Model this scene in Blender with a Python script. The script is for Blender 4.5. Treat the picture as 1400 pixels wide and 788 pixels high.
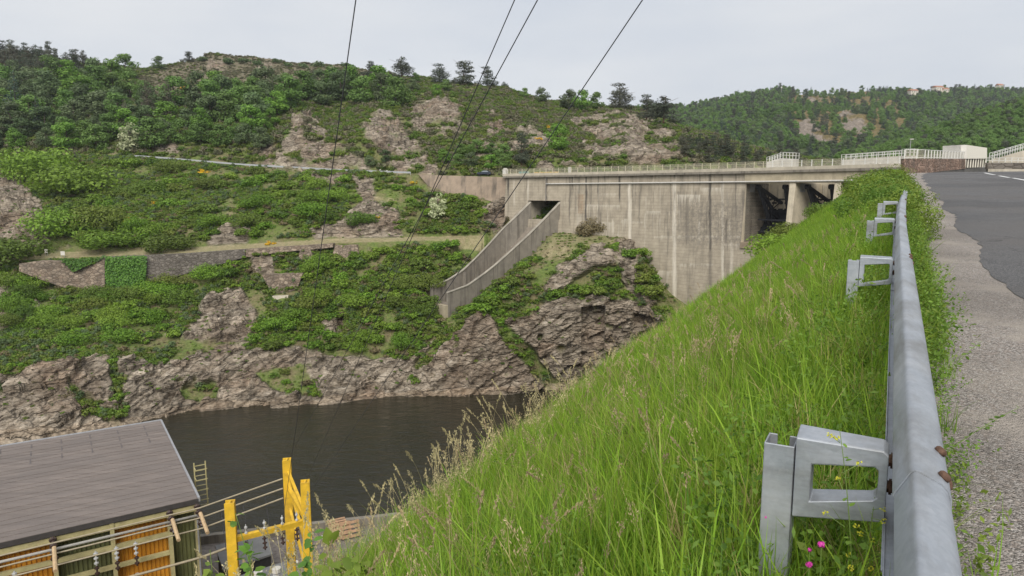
import bpy, math, random
import numpy as np
from mathutils import Vector, Matrix
random.seed(7); rng = np.random.default_rng(7)
rad = math.radians
scene = bpy.context.scene
for o in list(bpy.data.objects): bpy.data.objects.remove(o)

# ------------------------------------------------------------------ camera, sky, sun, exposure
F, PITCH, EYE = 946.0, rad(7.94), 1.65
cam_d = bpy.data.cameras.new('camera'); cam = bpy.data.objects.new('camera', cam_d)
scene.collection.objects.link(cam)
cam.location = (0, 0, EYE); cam.rotation_euler = (math.pi/2 - PITCH, 0, 0)
cam_d.sensor_width = 36; cam_d.lens = 36*F/1400; cam_d.clip_start = 0.05; cam_d.clip_end = 9000
scene.camera = cam
SUN_EL, SUN_AZ = rad(43), rad(188)        # behind the camera; azimuth clockwise from +y
world = bpy.data.worlds.new('World'); scene.world = world; world.use_nodes = True
wn, wl = world.node_tree.nodes, world.node_tree.links
bg = wn['Background']; bg.inputs[1].default_value = 0.1
sky = wn.new('ShaderNodeTexSky'); sky.sky_type = 'NISHITA'; sky.sun_disc = False
sky.sun_elevation = SUN_EL; sky.sun_rotation = SUN_AZ; sky.dust_density = 3.0
# an even sheet of thin cloud over the clear sky
tc = wn.new('ShaderNodeTexCoord'); mp = wn.new('ShaderNodeMapping'); mp.inputs['Scale'].default_value = (1.2, 1.2, 4.5)
nz = wn.new('ShaderNodeTexNoise'); nz.inputs['Scale'].default_value = 2.3; nz.inputs['Detail'].default_value = 6
cr = wn.new('ShaderNodeValToRGB')
cr.color_ramp.elements[0].position = 0.3; cr.color_ramp.elements[0].color = (2.80, 2.98, 3.28, 1)
cr.color_ramp.elements[1].position = 0.72; cr.color_ramp.elements[1].color = (3.42, 3.48, 3.58, 1)
mx = wn.new('ShaderNodeMix'); mx.data_type = 'RGBA'; mx.inputs[0].default_value = 0.975
wl.new(tc.outputs['Generated'], mp.inputs[0]); wl.new(mp.outputs[0], nz.inputs['Vector'])
wl.new(nz.outputs[0], cr.inputs[0]); wl.new(sky.outputs[0], mx.inputs[6]); wl.new(cr.outputs[0], mx.inputs[7])
wl.new(mx.outputs[2], bg.inputs[0])
sun_d = bpy.data.lights.new('sun', 'SUN'); sun_d.energy = 1.5; sun_d.angle = rad(40); sun_d.color = (1.0, 0.96, 0.9)
sun = bpy.data.objects.new('sun', sun_d); scene.collection.objects.link(sun)
sdir = Vector((math.sin(SUN_AZ)*math.cos(SUN_EL), math.cos(SUN_AZ)*math.cos(SUN_EL), math.sin(SUN_EL)))
sun.rotation_euler = sdir.to_track_quat('Z', 'Y').to_euler(); sun.location = (0, -20, 60)
vs = scene.view_settings; vs.view_transform = 'Standard'; vs.look = 'None'; vs.gamma = 1; vs.exposure = 1.2
scene.cycles.max_bounces = 5; scene.cycles.diffuse_bounces = 3; scene.cycles.glossy_bounces = 2
scene.cycles.transmission_bounces = 3; scene.cycles.transparent_max_bounces = 6; scene.cycles.volume_bounces = 0
scene.cycles.use_denoising = True

# ------------------------------------------------------------------ geometry helpers
CP, SP = math.cos(PITCH), math.sin(PITCH)
def ray(X, Y):
    u = (X-700)/F; v = (394-Y)/F
    return np.array([u, CP + v*SP, -SP + v*CP])
def un(X, Y, D):                      # the point seen at X, Y that is D metres ahead
    d = ray(X, Y); k = D/d[1]; return np.array([d[0]*k, D, EYE + d[2]*k])
def unz(X, Y, z):
    d = ray(X, Y); k = (z-EYE)/d[2]; return np.array([d[0]*k, d[1]*k, z])
def proj(P):
    P = np.asarray(P, float); x = P[..., 0]; y = P[..., 1]; z = P[..., 2]-EYE
    f = y*CP - z*SP; up = y*SP + z*CP
    return 700 + F*x/f, 394 - F*up/f
def tagit(o, label=None, cat=None, group=None, kind=None):
    if label: o['label'] = label
    if cat: o['category'] = cat
    if group: o['group'] = group
    if kind: o['kind'] = kind
    return o
def link(o): scene.collection.objects.link(o); return o
def empty(name, loc=(0, 0, 0), rz=0.0):
    o = link(bpy.data.objects.new(name, None)); o.location = loc; o.rotation_euler = (0, 0, rz); o.empty_display_size = .2
    return o
def np_mesh(name, V, Fc, mat=None, smooth=False, fattr=None, vattr=None):
    """V (n,3); Fc (m,3) or (m,4) array, or a list of polygons."""
    me = bpy.data.meshes.new(name); V = np.asarray(V, np.float32)
    if isinstance(Fc, np.ndarray):
        m, k = Fc.shape
        me.vertices.add(len(V)); me.vertices.foreach_set('co', V.ravel())
        me.loops.add(m*k); me.loops.foreach_set('vertex_index', Fc.astype(np.int32).ravel())
        me.polygons.add(m); me.polygons.foreach_set('loop_start', np.arange(0, m*k, k, dtype=np.int32))
        me.update(calc_edges=True)
    else:
        me.from_pydata([tuple(map(float, v)) for v in V], [], [tuple(f) for f in Fc]); me.update()
    for nm, arr in (fattr or {}).items():
        a = me.attributes.new(nm, 'FLOAT', 'FACE'); a.data.foreach_set('value', np.asarray(arr, np.float32).ravel())
    for nm, arr in (vattr or {}).items():
        a = me.attributes.new(nm, 'FLOAT', 'POINT'); a.data.foreach_set('value', np.asarray(arr, np.float32).ravel())
    if smooth: me.polygons.foreach_set('use_smooth', np.ones(len(me.polygons), bool))
    if mat: me.materials.append(mat)
    return me
def ob(name, me, parent=None, loc=None):
    o = link(bpy.data.objects.new(name, me))
    if parent: o.parent = parent
    if loc is not None: o.location = loc
    return o
class MB:
    """collects boxes, bars and tubes into one mesh"""
    def __init__(s): s.v = []; s.f = []
    def add(s, V, Fc):
        n = len(s.v); s.v += [tuple(map(float, v)) for v in V]; s.f += [tuple(i+n for i in f) for f in Fc]; return s
    def hexa(s, P):                    # 8 corners: bottom four, top four, same order
        return s.add(P, [(3, 2, 1, 0), (4, 5, 6, 7), (0, 1, 5, 4), (1, 2, 6, 5), (2, 3, 7, 6), (3, 0, 4, 7)])
    def box(s, c, size, rz=0.0):
        x, y, z = [q/2 for q in size]; c = np.array(c, float); ca, sa = math.cos(rz), math.sin(rz); P = []
        for dz in (-z, z):
            for dx, dy in ((-x, -y), (x, -y), (x, y), (-x, y)):
                P.append(c + np.array([dx*ca-dy*sa, dx*sa+dy*ca, dz]))
        return s.hexa(P)
    def bar(s, a, b, w, h=None, up=(0, 0, 1)):     # a rectangular bar from a to b
        a, b = np.array(a, float), np.array(b, float); h = h or w
        d = b-a; d /= np.linalg.norm(d); up = np.array(up, float)
        if abs(d @ up) > .97: up = np.array([0., 1., 0.])
        r = np.cross(d, up); r /= np.linalg.norm(r); q = np.cross(r, d)
        P = []
        for e in (a, b):
            for i, j in ((-1, -1), (1, -1), (1, 1), (-1, 1)): P.append(e + r*i*w/2 + q*j*h/2)
        return s.add(P, [(3, 2, 1, 0), (4, 5, 6, 7), (0, 1, 5, 4), (1, 2, 6, 5), (2, 3, 7, 6), (3, 0, 4, 7)])
    def tube(s, pts, r, n=8, cap=True):
        pts = [np.array(p, float) for p in pts]; rs = r if isinstance(r, (list, tuple, np.ndarray)) else [r]*len(pts)
        V = []; up = np.array([0., 0., 1.]); m = len(pts)
        for i, p in enumerate(pts):
            d = pts[min(i+1, m-1)] - pts[max(i-1, 0)]; d /= (np.linalg.norm(d)+1e-9)
            a = np.cross(d, up if abs(d[2]) < .95 else np.array([1., 0., 0.])); a /= np.linalg.norm(a); b = np.cross(a, d)
            for k in range(n):
                t = 2*math.pi*k/n; V.append(p + rs[i]*(a*math.cos(t) + b*math.sin(t)))
        Fc = [(i*n+k, i*n+(k+1) % n, (i+1)*n+(k+1) % n, (i+1)*n+k) for i in range(m-1) for k in range(n)]
        if cap: Fc += [tuple(range(n))[::-1], tuple(range((m-1)*n, m*n))]
        return s.add(V, Fc)
    def prism(s, poly, vec):           # polygon in 3d, extruded by vec
        n = len(poly); P = [np.array(p, float) for p in poly]; Q = [p+np.array(vec, float) for p in P]
        return s.add(P+Q, [tuple(range(n)), tuple(range(n, 2*n))[::-1]] + [(i, n+i, n+(i+1) % n, (i+1) % n) for i in range(n)])
    def mesh(s, name, mat, smooth=False):
        return np_mesh(name, np.array(s.v), s.f, mat, smooth)
    def build(s, name, mat, parent=None, loc=None, smooth=False, bevel=0):
        o = ob(name, s.mesh(name, mat, smooth), parent, loc)
        if bevel:
            b = o.modifiers.new('bevel', 'BEVEL'); b.width = bevel; b.segments = 2; b.limit_method = 'ANGLE'
        return o
def copy_tree(o, parent=None, **kw):
    c = link(o.copy()); c.parent = parent
    for ch in list(o.children): copy_tree(ch, c)
    return c

# ------------------------------------------------------------------ noise (numpy)
_pm = np.random.default_rng(3).permutation(256); PERM = np.concatenate([_pm, _pm, _pm])
_g = np.random.default_rng(4).normal(size=(256, 3)); GR = _g/np.linalg.norm(_g, axis=1)[:, None]
def perlin(P):
    P = np.asarray(P, float); i = np.floor(P).astype(int); f = P-i; i &= 255
    w = f*f*f*(f*(f*6-15)+10); out = 0
    for dx in (0, 1):
        for dy in (0, 1):
            for dz in (0, 1):
                h = PERM[PERM[PERM[i[..., 0]+dx]+i[..., 1]+dy]+i[..., 2]+dz]
                g = GR[h]; dd = g[..., 0]*(f[..., 0]-dx)+g[..., 1]*(f[..., 1]-dy)+g[..., 2]*(f[..., 2]-dz)
                out = out + dd*(w[..., 0] if dx else 1-w[..., 0])*(w[..., 1] if dy else 1-w[..., 1])*(w[..., 2] if dz else 1-w[..., 2])
    return out*1.6
def fbm(P, oct=4, ridged=False):
    s = 0; a = 1.0; P = np.array(P, float); t = 0
    for _ in range(oct):
        n = perlin(P); s = s + a*((1-2*np.abs(n)) if ridged else n); t += a; a *= .5; P = P*2.03+11.7
    return s/t
def facets(P):                         # random tilted blocks: every cell carries a plane of its own
    i = np.floor(P).astype(int); best = np.full(P.shape[:-1], 1e9); val = np.zeros(P.shape[:-1])
    for dx in (-1, 0, 1):
        for dy in (-1, 0, 1):
            for dz in (-1, 0, 1):
                c = i + np.array([dx, dy, dz]); cc = c & 255
                h = PERM[PERM[PERM[cc[..., 0]]+cc[..., 1]]+cc[..., 2]]
                q = P - (c + .5 + .45*GR[h]); d = (q*q).sum(-1); m = d < best
                g2 = GR[(h*7+13) & 255]
                val = np.where(m, g2[..., 0]*.7 + (q*GR[(h*5+3) & 255]).sum(-1)*.9, val); best = np.where(m, d, best)
    return val
def inside(X, Y, poly):
    r = np.zeros(X.shape, bool); n = len(poly)
    for i in range(n):
        x0, y0 = poly[i]; x1, y1 = poly[(i+1) % n]
        if y0 == y1: continue
        c = ((y0 > Y) != (y1 > Y)) & (X < (x1-x0)*(Y-y0)/(y1-y0)+x0); r ^= c
    return r

# ------------------------------------------------------------------ materials
class NT:
    def __init__(s, name):
        s.m = bpy.data.materials.new(name); s.m.use_nodes = True; s.t = s.m.node_tree; s.n = s.t.nodes; s.l = s.t.links
        s.p = s.n['Principled BSDF']; s.p.inputs['Roughness'].default_value = .8
        s.p.inputs['Specular IOR Level'].default_value = .3
    def node(s, typ, ins=None, **kw):
        d = s.n.new(typ)
        for k, v in kw.items(): setattr(d, k, v)
        for k, v in (ins or {}).items(): s.set(d.inputs[k], v)
        return d
    def set(s, sock, v):
        if hasattr(v, 'is_linked') or hasattr(v, 'links'): s.l.new(v, sock)
        elif hasattr(sock.default_value, '__len__') and not hasattr(v, '__len__'): sock.default_value = [v]*len(sock.default_value)
        else:
            if hasattr(v, '__len__') and len(v) == 3 and len(sock.default_value) == 4: v = (*v, 1)
            sock.default_value = v
    def attr(s, nm, inst=False): return s.node('ShaderNodeAttribute', attribute_name=nm).outputs['Fac']
    def coord(s, kind='Object', scale=(1, 1, 1), rot=(0, 0, 0)):
        c = s.node('ShaderNodeTexCoord'); m = s.node('ShaderNodeMapping', {'Vector': c.outputs[kind], 'Scale': scale, 'Rotation': rot}); return m.outputs[0]
    def noise(s, vec, scale, detail=4, rough=.55, out='Fac'):
        return s.node('ShaderNodeTexNoise', {'Vector': vec, 'Scale': scale, 'Detail': detail, 'Roughness': rough}).outputs[0 if out == 'Fac' else 1]
    def vor(s, vec, scale, feature='F1', out='Distance', rand=1.0):
        return s.node('ShaderNodeTexVoronoi', {'Vector': vec, 'Scale': scale, 'Randomness': rand}, feature=feature).outputs[out]
    def ramp(s, fac, stops, interp='LINEAR'):
        r = s.node('ShaderNodeValToRGB', {'Fac': fac}); r.color_ramp.interpolation = interp; e = r.color_ramp.elements
        while len(e) < len(stops): e.new(.5)
        for q, (p, c) in zip(e, stops):
            q.position = p; q.color = (c, c, c, 1) if not hasattr(c, '__len__') else (*c, 1)
        return r.outputs[0]
    def mix(s, f, a, b, blend='MIX'):
        d = s.node('ShaderNodeMix', data_type='RGBA', blend_type=blend); s.set(d.inputs[0], f); s.set(d.inputs[6], a); s.set(d.inputs[7], b); return d.outputs[2]
    def math(s, op, a, b=0.0, clamp=False):
        d = s.node('ShaderNodeMath', operation=op, use_clamp=clamp); s.set(d.inputs[0], a); s.set(d.inputs[1], b); return d.outputs[0]
    def bump(s, h, strength=.5, dist=.05, normal=None):
        d = s.node('ShaderNodeBump', {'Height': h, 'Strength': strength, 'Distance': dist})
        if normal is not None: s.set(d.inputs['Normal'], normal)
        s.set(s.p.inputs['Normal'], d.outputs[0]); return d.outputs[0]
    def col(s, c): s.set(s.p.inputs['Base Color'], c); return s
    def rough(s, r): s.set(s.p.inputs['Roughness'], r); return s
MATS = {}
def plain(name, c, rough=.7, metal=0.0, var=.15, scale=3.0, bump=0.0, dirt=None):
    """a painted or raw surface with grain and wear"""
    if name in MATS: return MATS[name]
    t = NT(name); v = t.coord('Object')
    n = t.noise(v, scale, 6, .6); lo = [q*(1-var) for q in c]; hi = [min(1, q*(1+var)) for q in c]
    k = t.ramp(n, [(.3, lo), (.7, hi)])
    if dirt: k = t.mix(t.ramp(t.noise(v, scale*.6, 8, .7), [(.5, 0.0), (.72, .75)]), k, dirt)
    t.col(k); t.rough(rough); t.p.inputs['Metallic'].default_value = metal
    if bump: t.bump(n, bump, .02)
    MATS[name] = t.m; return t.m
def leafmat(name, c1, c2, c3=None, trans=.3, rough=.55, hue=.5):
    """c1..c2: spread from leaf to leaf; c3: tint from plant to plant"""
    g_ = 1.55; c1, c2 = [q*g_ for q in c1], [q*g_ for q in c2]; c3 = [q*g_ for q in c3] if c3 else None
    t = NT(name); a = t.attr('tint'); r = t.node('ShaderNodeObjectInfo').outputs['Random']
    k = t.ramp(a, [(0.0, c1), (1.0, c2)])
    if c3: k = t.mix(t.math('MULTIPLY', r, hue), k, c3)
    k = t.mix(1.0, k, t.ramp(t.math('FRACT', t.math('MULTIPLY', r, 7.13)), [(0, .78), (1, 1.2)]), 'MULTIPLY')
    t.col(k); t.rough(rough); t.p.inputs['Specular IOR Level'].default_value = .25
    if trans:
        tr = t.node('ShaderNodeBsdfTranslucent', {'Color': k}); ms = t.node('ShaderNodeMixShader', {0: trans})
        t.l.new(t.p.outputs[0], ms.inputs[1]); t.l.new(tr.outputs[0], ms.inputs[2])
        t.l.new(ms.outputs[0], t.n['Material Output'].inputs[0])
    MATS[name] = t.m; return t.m

# ------------------------------------------------------------------ the far bank and its hill
def rock_nodes(t, v):
    big = t.noise(v, .09, 5, .6); n2 = t.noise(v, .55, 8, .7)
    c = t.ramp(n2, [(.27, (.065, .052, .04)), (.40, (.20, .165, .125)), (.54, (.35, .295, .228)), (.74, (.52, .455, .37))])
    c = t.mix(t.ramp(big, [(.47, 0.0), (.66, .6)]), c, t.ramp(n2, [(.25, (.09, .06, .04)), (.75, (.36, .245, .165))]))
    vv = t.node('ShaderNodeVectorMath', {0: v, 1: t.noise(v, .8, 3, .5, out='Color')}, operation='ADD').outputs[0]
    mpv = t.node('ShaderNodeMapping', {'Vector': vv, 'Scale': (.42, .42, 1.7), 'Rotation': (.35, .62, .3)}).outputs[0]
    ck = t.vor(mpv, .42, 'DISTANCE_TO_EDGE'); ck2 = t.vor(mpv, 1.15, 'DISTANCE_TO_EDGE'); cc = t.node('ShaderNodeSeparateColor', {0: t.vor(mpv, .42, 'F1', 'Color')}).outputs[0]; c = t.mix(1.0, c, t.ramp(cc, [(0, .72), (1, 1.18)]), 'MULTIPLY')
    c = t.mix(t.ramp(ck, [(0, .75), (.05, 0.0)]), c, (.05, .04, .03)); c = t.mix(t.ramp(ck2, [(0, .4), (.05, 0.0)]), c, (.06, .048, .036))
    h = t.math('ADD', t.math('MULTIPLY', n2, .9), t.math('ADD', t.math('MULTIPLY', t.ramp(ck, [(0, 0.0), (.12, 1.0)]), .7), t.math('MULTIPLY', t.ramp(ck2, [(0, 0.0), (.2, 1.0)]), .35)))
    return c, h
def terrain_mat():
    t = NT('hillside'); v = t.coord('Object'); rock, dirt, heath, wet = [t.attr(q) for q in ('rock', 'dirt', 'heath', 'wet')]
    rc, rh = rock_nodes(t, v)
    n1 = t.noise(v, .22, 6, .65); n2 = t.noise(v, 1.6, 6, .7)
    g = t.ramp(n2, [(.25, (.05, .08, .02)), (.5, (.115, .155, .04)), (.75, (.20, .22, .07))])
    g = t.mix(t.ramp(n1, [(.42, 0.0), (.62, .85)]), g, t.ramp(n2, [(.3, (.10, .078, .045)), (.7, (.235, .19, .11))]))
    hc = t.ramp(n2, [(.28, (.07, .085, .042)), (.45, (.13, .125, .07)), (.58, (.18, .14, .11)), (.75, (.24, .20, .155))])
    c = t.mix(heath, g, hc)
    dc = t.ramp(n2, [(.3, (.22, .185, .10)), (.7, (.40, .335, .21))]); c = t.mix(dirt, c, dc)
    c = t.mix(rock, c, rc)
    c = t.mix(t.math('MULTIPLY', wet, .7), c, t.mix(1.0, rc, (1.12, 1.05, .98), 'MULTIPLY'))
    t.col(c); t.rough(.9); t.p.inputs['Specular IOR Level'].default_value = .15
    h = t.math('ADD', t.math('MULTIPLY', rh, t.math('MULTIPLY', rock, 1.0)), t.math('MULTIPLY', n2, .5)); t.bump(h, .9, .55)
    return t.m
M_TERR = terrain_mat()
def loft(rows, subs, Xs):
    """rows: [(X, Y, D) ...] per row; every row becomes depth and height over the bearing x/y"""
    a = (Xs-700)/F; G = []
    for r in rows:
        P = np.array([un(*q) for q in r]); aa = P[:, 0]/P[:, 1]
        G.append((np.interp(a, aa, P[:, 1]), np.interp(a, aa, P[:, 2])))
    D, Z, K = [], [], []
    for i, n in enumerate(subs):
        (d0, z0), (d1, z1) = G[i], G[i+1]
        for k in range(n + (i == len(subs)-1)):
            q = k/n; D.append(d0*(1-q)+d1*q); Z.append(z0*(1-q)+z1*q); K.append(i+q)
    D = np.array(D); Z = np.array(Z); K = np.array(K)[:, None]*np.ones_like(D)
    return np.stack([a[None]*D, D, Z], -1), K
def grid_faces(nr, nc):
    i = np.arange((nr-1)*(nc-1)); r, c = i//(nc-1), i % (nc-1); k = r*nc+c
    return np.stack([k, k+1, k+nc+1, k+nc], -1)
WZ = -42.0
def shore(*pts):
    out = []
    for X, Y in pts: out.append((X, Y, unz(X, Y, WZ)[1]))
    return out
S = shore((-300, 645), (-100, 619), (0, 606), (80, 597), (150, 587), (210, 574), (260, 563), (300, 559), (345, 556), (400, 556), (450, 552), (500, 545), (550, 541), (600, 543), (650, 541), (690, 539), (735, 533), (770, 534), (800, 531), (900, 538), (1000, 566), (1250, 620))
bed = [(X, un(X, Y, D)[1] and Y+18, D-9) for X, Y, D in S]
bed = []
for X, Y, D in S:
    p = un(X, Y, D); q = np.array([p[0]*(D-7)/D, D-7, WZ-5]); bx, by = proj(q); bed.append((float(bx), float(by), D-7))
rows = [bed, S,
 [(-300, 545, 120), (0, 505, 128), (70, 500, 131), (150, 488, 137), (220, 492, 141), (300, 480, 147), (400, 474, 150), (450, 482, 151), (500, 490, 151), (560, 486, 151), (600, 462, 154), (630, 437, 153), (655, 428, 152), (690, 446, 151), (720, 432, 151), (760, 428, 150), (800, 418, 150), (850, 418, 149), (880, 430, 147), (920, 445, 144), (1000, 480, 132), (1250, 520, 106)],
 [(-300, 425, 148), (0, 396, 158), (30, 394, 162), (330, 385, 169), (360, 400, 165), (450, 395, 166), (560, 402, 163), (600, 425, 158), (650, 398, 158), (700, 378, 157), (720, 374, 156), (800, 362, 155), (845, 360, 154), (880, 398, 150), (905, 420, 147), (1000, 460, 135), (1250, 500, 110)],
 [(-300, 375, 160), (0, 358, 167), (60, 353, 168), (200, 349, 171), (330, 341, 174), (450, 333, 177), (560, 329, 178), (640, 327, 179), (655, 328, 178.5), (662, 382, 164), (672, 379, 164.5), (700, 359, 167.5), (720, 342, 169.5), (745, 334, 167), (760, 338, 164), (800, 334, 162), (850, 332, 160), (872, 348, 156), (900, 398, 151), (920, 425, 147), (1000, 450, 138), (1250, 480, 113)],
 [(-300, 369, 164), (0, 353, 170), (60, 346, 172), (200, 343, 175), (330, 335, 178), (450, 328, 180), (560, 325, 181), (640, 323, 182), (655, 323, 183), (672, 321, 184), (690, 310, 187), (705, 302, 188), (725, 302, 186), (741, 318, 176.5), (760, 320, 174), (800, 320, 172), (850, 322, 166), (872, 340, 159), (900, 390, 154), (920, 420, 149), (1000, 445, 141), (1250, 470, 116)],
 [(-300, 305, 185), (0, 300, 185), (100, 292, 190), (200, 287, 192), (330, 282, 193), (450, 280, 192), (560, 284, 191), (640, 288, 189), (690, 290, 190), (722, 294, 190), (745, 314, 184), (760, 316, 182), (850, 320, 174), (950, 390, 160), (1100, 420, 144), (1250, 430, 127)],
 [(-300, 214, 242), (0, 213, 240), (110, 214, 236), (200, 219, 231), (330, 230, 220), (450, 237, 210), (520, 240, 205), (580, 262, 197), (600, 266, 195), (690, 268, 192), (720, 262, 196), (850, 262, 184), (1000, 262, 170), (1250, 262, 150)],
 [(-300, 213, 244), (0, 212, 242), (110, 213, 238), (200, 217, 233), (330, 228, 222), (450, 235, 212), (520, 238, 207), (580, 240, 200), (690, 243, 195), (720, 243, 205), (850, 243, 205), (1000, 240, 205), (1250, 240, 205)],
 [(-300, 208, 252), (0, 207, 250), (110, 208, 246), (200, 212, 241), (330, 223, 230), (450, 231, 220), (520, 234, 215), (580, 236, 208), (690, 239, 205), (720, 240, 208), (850, 240, 210), (1000, 238, 210), (1250, 240, 210)],
 [(-300, 180, 270), (0, 184, 266), (200, 190, 258), (330, 196, 246), (370, 195, 242), (412, 176, 240), (440, 196, 236), (510, 180, 234), (560, 205, 230), (640, 208, 226), (690, 210, 224), (760, 215, 222), (850, 214, 222), (930, 212, 222), (1000, 220, 222), (1110, 226, 222), (1250, 232, 222)],
 [(-300, 128, 340), (0, 132, 340), (200, 140, 330), (330, 142, 318), (412, 142, 305), (450, 150, 305), (510, 146, 300), (560, 152, 295), (600, 138, 292), (640, 155, 290), (690, 162, 288), (760, 172, 284), (850, 168, 280), (930, 180, 276), (1000, 202, 274), (1110, 222, 270), (1250, 238, 265)],
 [(-300, 60, 440), (0, 72, 440), (60, 76, 438), (110, 86, 436), (190, 93, 432), (230, 92, 430), (260, 84, 430), (290, 75, 430), (330, 79, 430), (400, 84, 428), (470, 89, 424), (520, 99, 420), (560, 106, 415), (600, 112, 408), (650, 116, 402), (690, 122, 397), (740, 136, 388), (800, 141, 380), (850, 147, 370), (900, 163, 360), (950, 182, 350), (990, 194, 342), (1050, 208, 332), (1110, 222, 320), (1250, 242, 310)],
 [(-300, 90, 600), (0, 105, 600), (260, 115, 600), (470, 120, 590), (690, 150, 560), (850, 180, 520), (990, 215, 480), (1110, 240, 430), (1250, 255, 400)]]
rows[9] = []
for X, Y, D in rows[8]:
    p = un(X, Y, D); q = np.array([p[0]*(D+8)/D, D+8, p[2]+.02]); b_ = proj(q); rows[9].append((float(b_[0]), float(b_[1]), D+8))
XS = np.linspace(-300, 1250, 1030)
subs = [10, 92, 72, 46, 5, 42, 46, 3, 5, 32, 52, 46, 8]
G, K = loft(rows, subs, XS)
gx, gy = proj(G)
# bed of the spill chute
Lt = [(724, 277, 184.3), (705, 296, 182.8), (688, 312, 182), (668, 334, 178.5), (650, 353, 175), (632, 370, 171), (612, 383, 167), (588, 392, 163.5)]
Rt = [(767, 277, 177.5), (742, 303, 175), (722, 323, 173), (700, 343, 170), (680, 361, 167.5), (664, 374, 165), (640, 391, 161), (612, 401, 157)]
def curve(P, n):
    P = np.array(P); k = np.linspace(0, 1, len(P)); q = np.linspace(0, 1, n); return np.array([np.interp(q, k, P[:, i]) for i in range(3)]).T
LT, RT = curve([un(*q) for q in Lt], 30), curve([un(*q) for q in Rt], 30)
hgt = np.interp(np.linspace(0, 1, 30), [0, .15, .8, 1], [5.6, 5.4, 5.0, 3.6]); floorz = np.minimum(LT[:, 2], RT[:, 2]) - hgt + np.interp(np.linspace(0, 1, 30), [0, .86, 1], [0, 0, .9])
def carve():
    m_ = (gx > 560) & (gx < 800) & (gy > 255) & (gy < 470) & (K > 2) & (K < 8); P = G[m_]; A_, B_ = curve(LT, 90), curve(RT, 90); fz = np.interp(np.linspace(0, 1, 90), np.linspace(0, 1, 30), floorz); C_ = (A_+B_)/2
    d2 = ((P[:, None, :2]-C_[None, :, :2])**2).sum(-1)
    ax = (B_-A_)[:, :2]; w_ = np.linalg.norm(ax, axis=1); along = C_[-1, :2]-C_[0, :2]; along /= np.linalg.norm(along)
    pr = (P[:, None, :2]-C_[None, :, :2])@along; i = np.argmin(np.abs(pr), axis=1); perp = np.array([-along[1], along[0]]); perp = perp if perp@ax[0] > 0 else -perp
    lat = ((P[:, :2]-C_[i, :2])@perp); hw = np.abs(ax[i]@perp)/2; ends = np.abs(pr[np.arange(len(P)), i]) < 1.5
    out = np.abs(lat)-hw; top = np.where(lat > 0, B_[i, 2], A_[i, 2])
    z = P[:, 2]; z = np.where(ends & (out < 1.3), np.minimum(z, fz[i]-3.0), z); z = np.where(ends & (out >= 1.3) & (out < 7) & (lat > 0), np.minimum(z, top-4.0+.25*np.clip(out-1.3, 0, 6)), z); z = np.where(ends & (out >= 1.3) & (out < 6) & (lat <= 0), np.minimum(z, top-1.2+.75*(out-.8)), z)
    G[m_, 2] = z; q = np.zeros(K.shape, bool); q[m_] = ends & (out < 1.2); return q
# relief: gentle everywhere but on the water's edge, the path, the road
calm = np.clip(np.minimum(np.minimum(np.abs(K-1), np.abs(K-4.5)*1.1-.45), np.abs(K-8.4)*1.0-.45), 0, 1); calm = np.clip(calm*3, 0, 1)
far = np.clip((K-9)/2, 0, 1)
G[..., 2] += calm*(fbm(G*.045, 4)*(1.1+2.6*far) + fbm(G*.3+9, 3)*.35)
inchute = carve()
wX = gx + 9*fbm(G*.12+3, 4)*np.clip(200/G[..., 1], .4, 1)*1.6; wY = gy + 8*fbm(G*.12+50, 4)*1.6
ROCKS = [
 [(-300, 225), (0, 228), (22, 240), (45, 262), (58, 290), (72, 325), (60, 342), (36, 346), (-20, 328), (-300, 320)],
 [(-20, 392), (30, 385), (48, 402), (58, 425), (40, 450), (-20, 458)],
 [(285, 405), (330, 392), (350, 430), (345, 468), (290, 470), (250, 460), (262, 440)],
 [(345, 350), (376, 348), (378, 376), (350, 376)], [(284, 322), (310, 303), (346, 310), (342, 334), (285, 341)],
 [(488, 240), (518, 243), (516, 285), (548, 300), (552, 327), (476, 327), (470, 300), (492, 275)], [(440, 440), (475, 430), (470, 452), (445, 455)],
 [(658, 292), (686, 262), (712, 268), (704, 292), (680, 322), (664, 312)], [(590, 258), (604, 262), (600, 285), (588, 282)],
 [(378, 218), (392, 182), (410, 148), (430, 156), (452, 186), (444, 196), (500, 214), (507, 234), (366, 230)],
 [(496, 168), (518, 152), (545, 168), (577, 203), (603, 238), (542, 238), (526, 217), (504, 190)],
 [(558, 152), (578, 134), (608, 134), (632, 150), (632, 176), (610, 192), (580, 190), (562, 172)],
 [(640, 172), (668, 160), (700, 168), (690, 182), (650, 188)], [(686, 182), (730, 176), (772, 202), (724, 212), (694, 214)], [(640, 190), (682, 196), (690, 214), (650, 214)],
 [(778, 165), (828, 148), (872, 158), (930, 182), (940, 218), (852, 228), (806, 214), (790, 190)],
 [(280, 92), (288, 82), (312, 84), (308, 92)], [(345, 90), (372, 88), (374, 96), (350, 98)],
 [(726, 222), (765, 218), (800, 228), (735, 238)], [(204, 197), (238, 194), (252, 212), (206, 213)], [(346, 226), (366, 184), (378, 205), (370, 228)], [(38, 135), (66, 122), (72, 138), (48, 146)],
 [(742, 390), (758, 366), (800, 346), (824, 334), (850, 350), (846, 366), (812, 372), (774, 394), (745, 402)],
 [(845, 330), (862, 328), (876, 345), (872, 372), (884, 395), (900, 412), (890, 428), (856, 402), (850, 370)],
 [(430, 240), (470, 238), (480, 252), (440, 256)], [(420, 318), (470, 300), (480, 326), (430, 328)]]
rock = np.zeros(K.shape)
for pl in ROCKS: rock = np.maximum(rock, inside(wX, wY, pl))
lowrock = 1.0*((K + .22*fbm(G*.11+21, 4)) < 2.0)*(K > -1)
rock = np.maximum(rock, lowrock)
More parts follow.
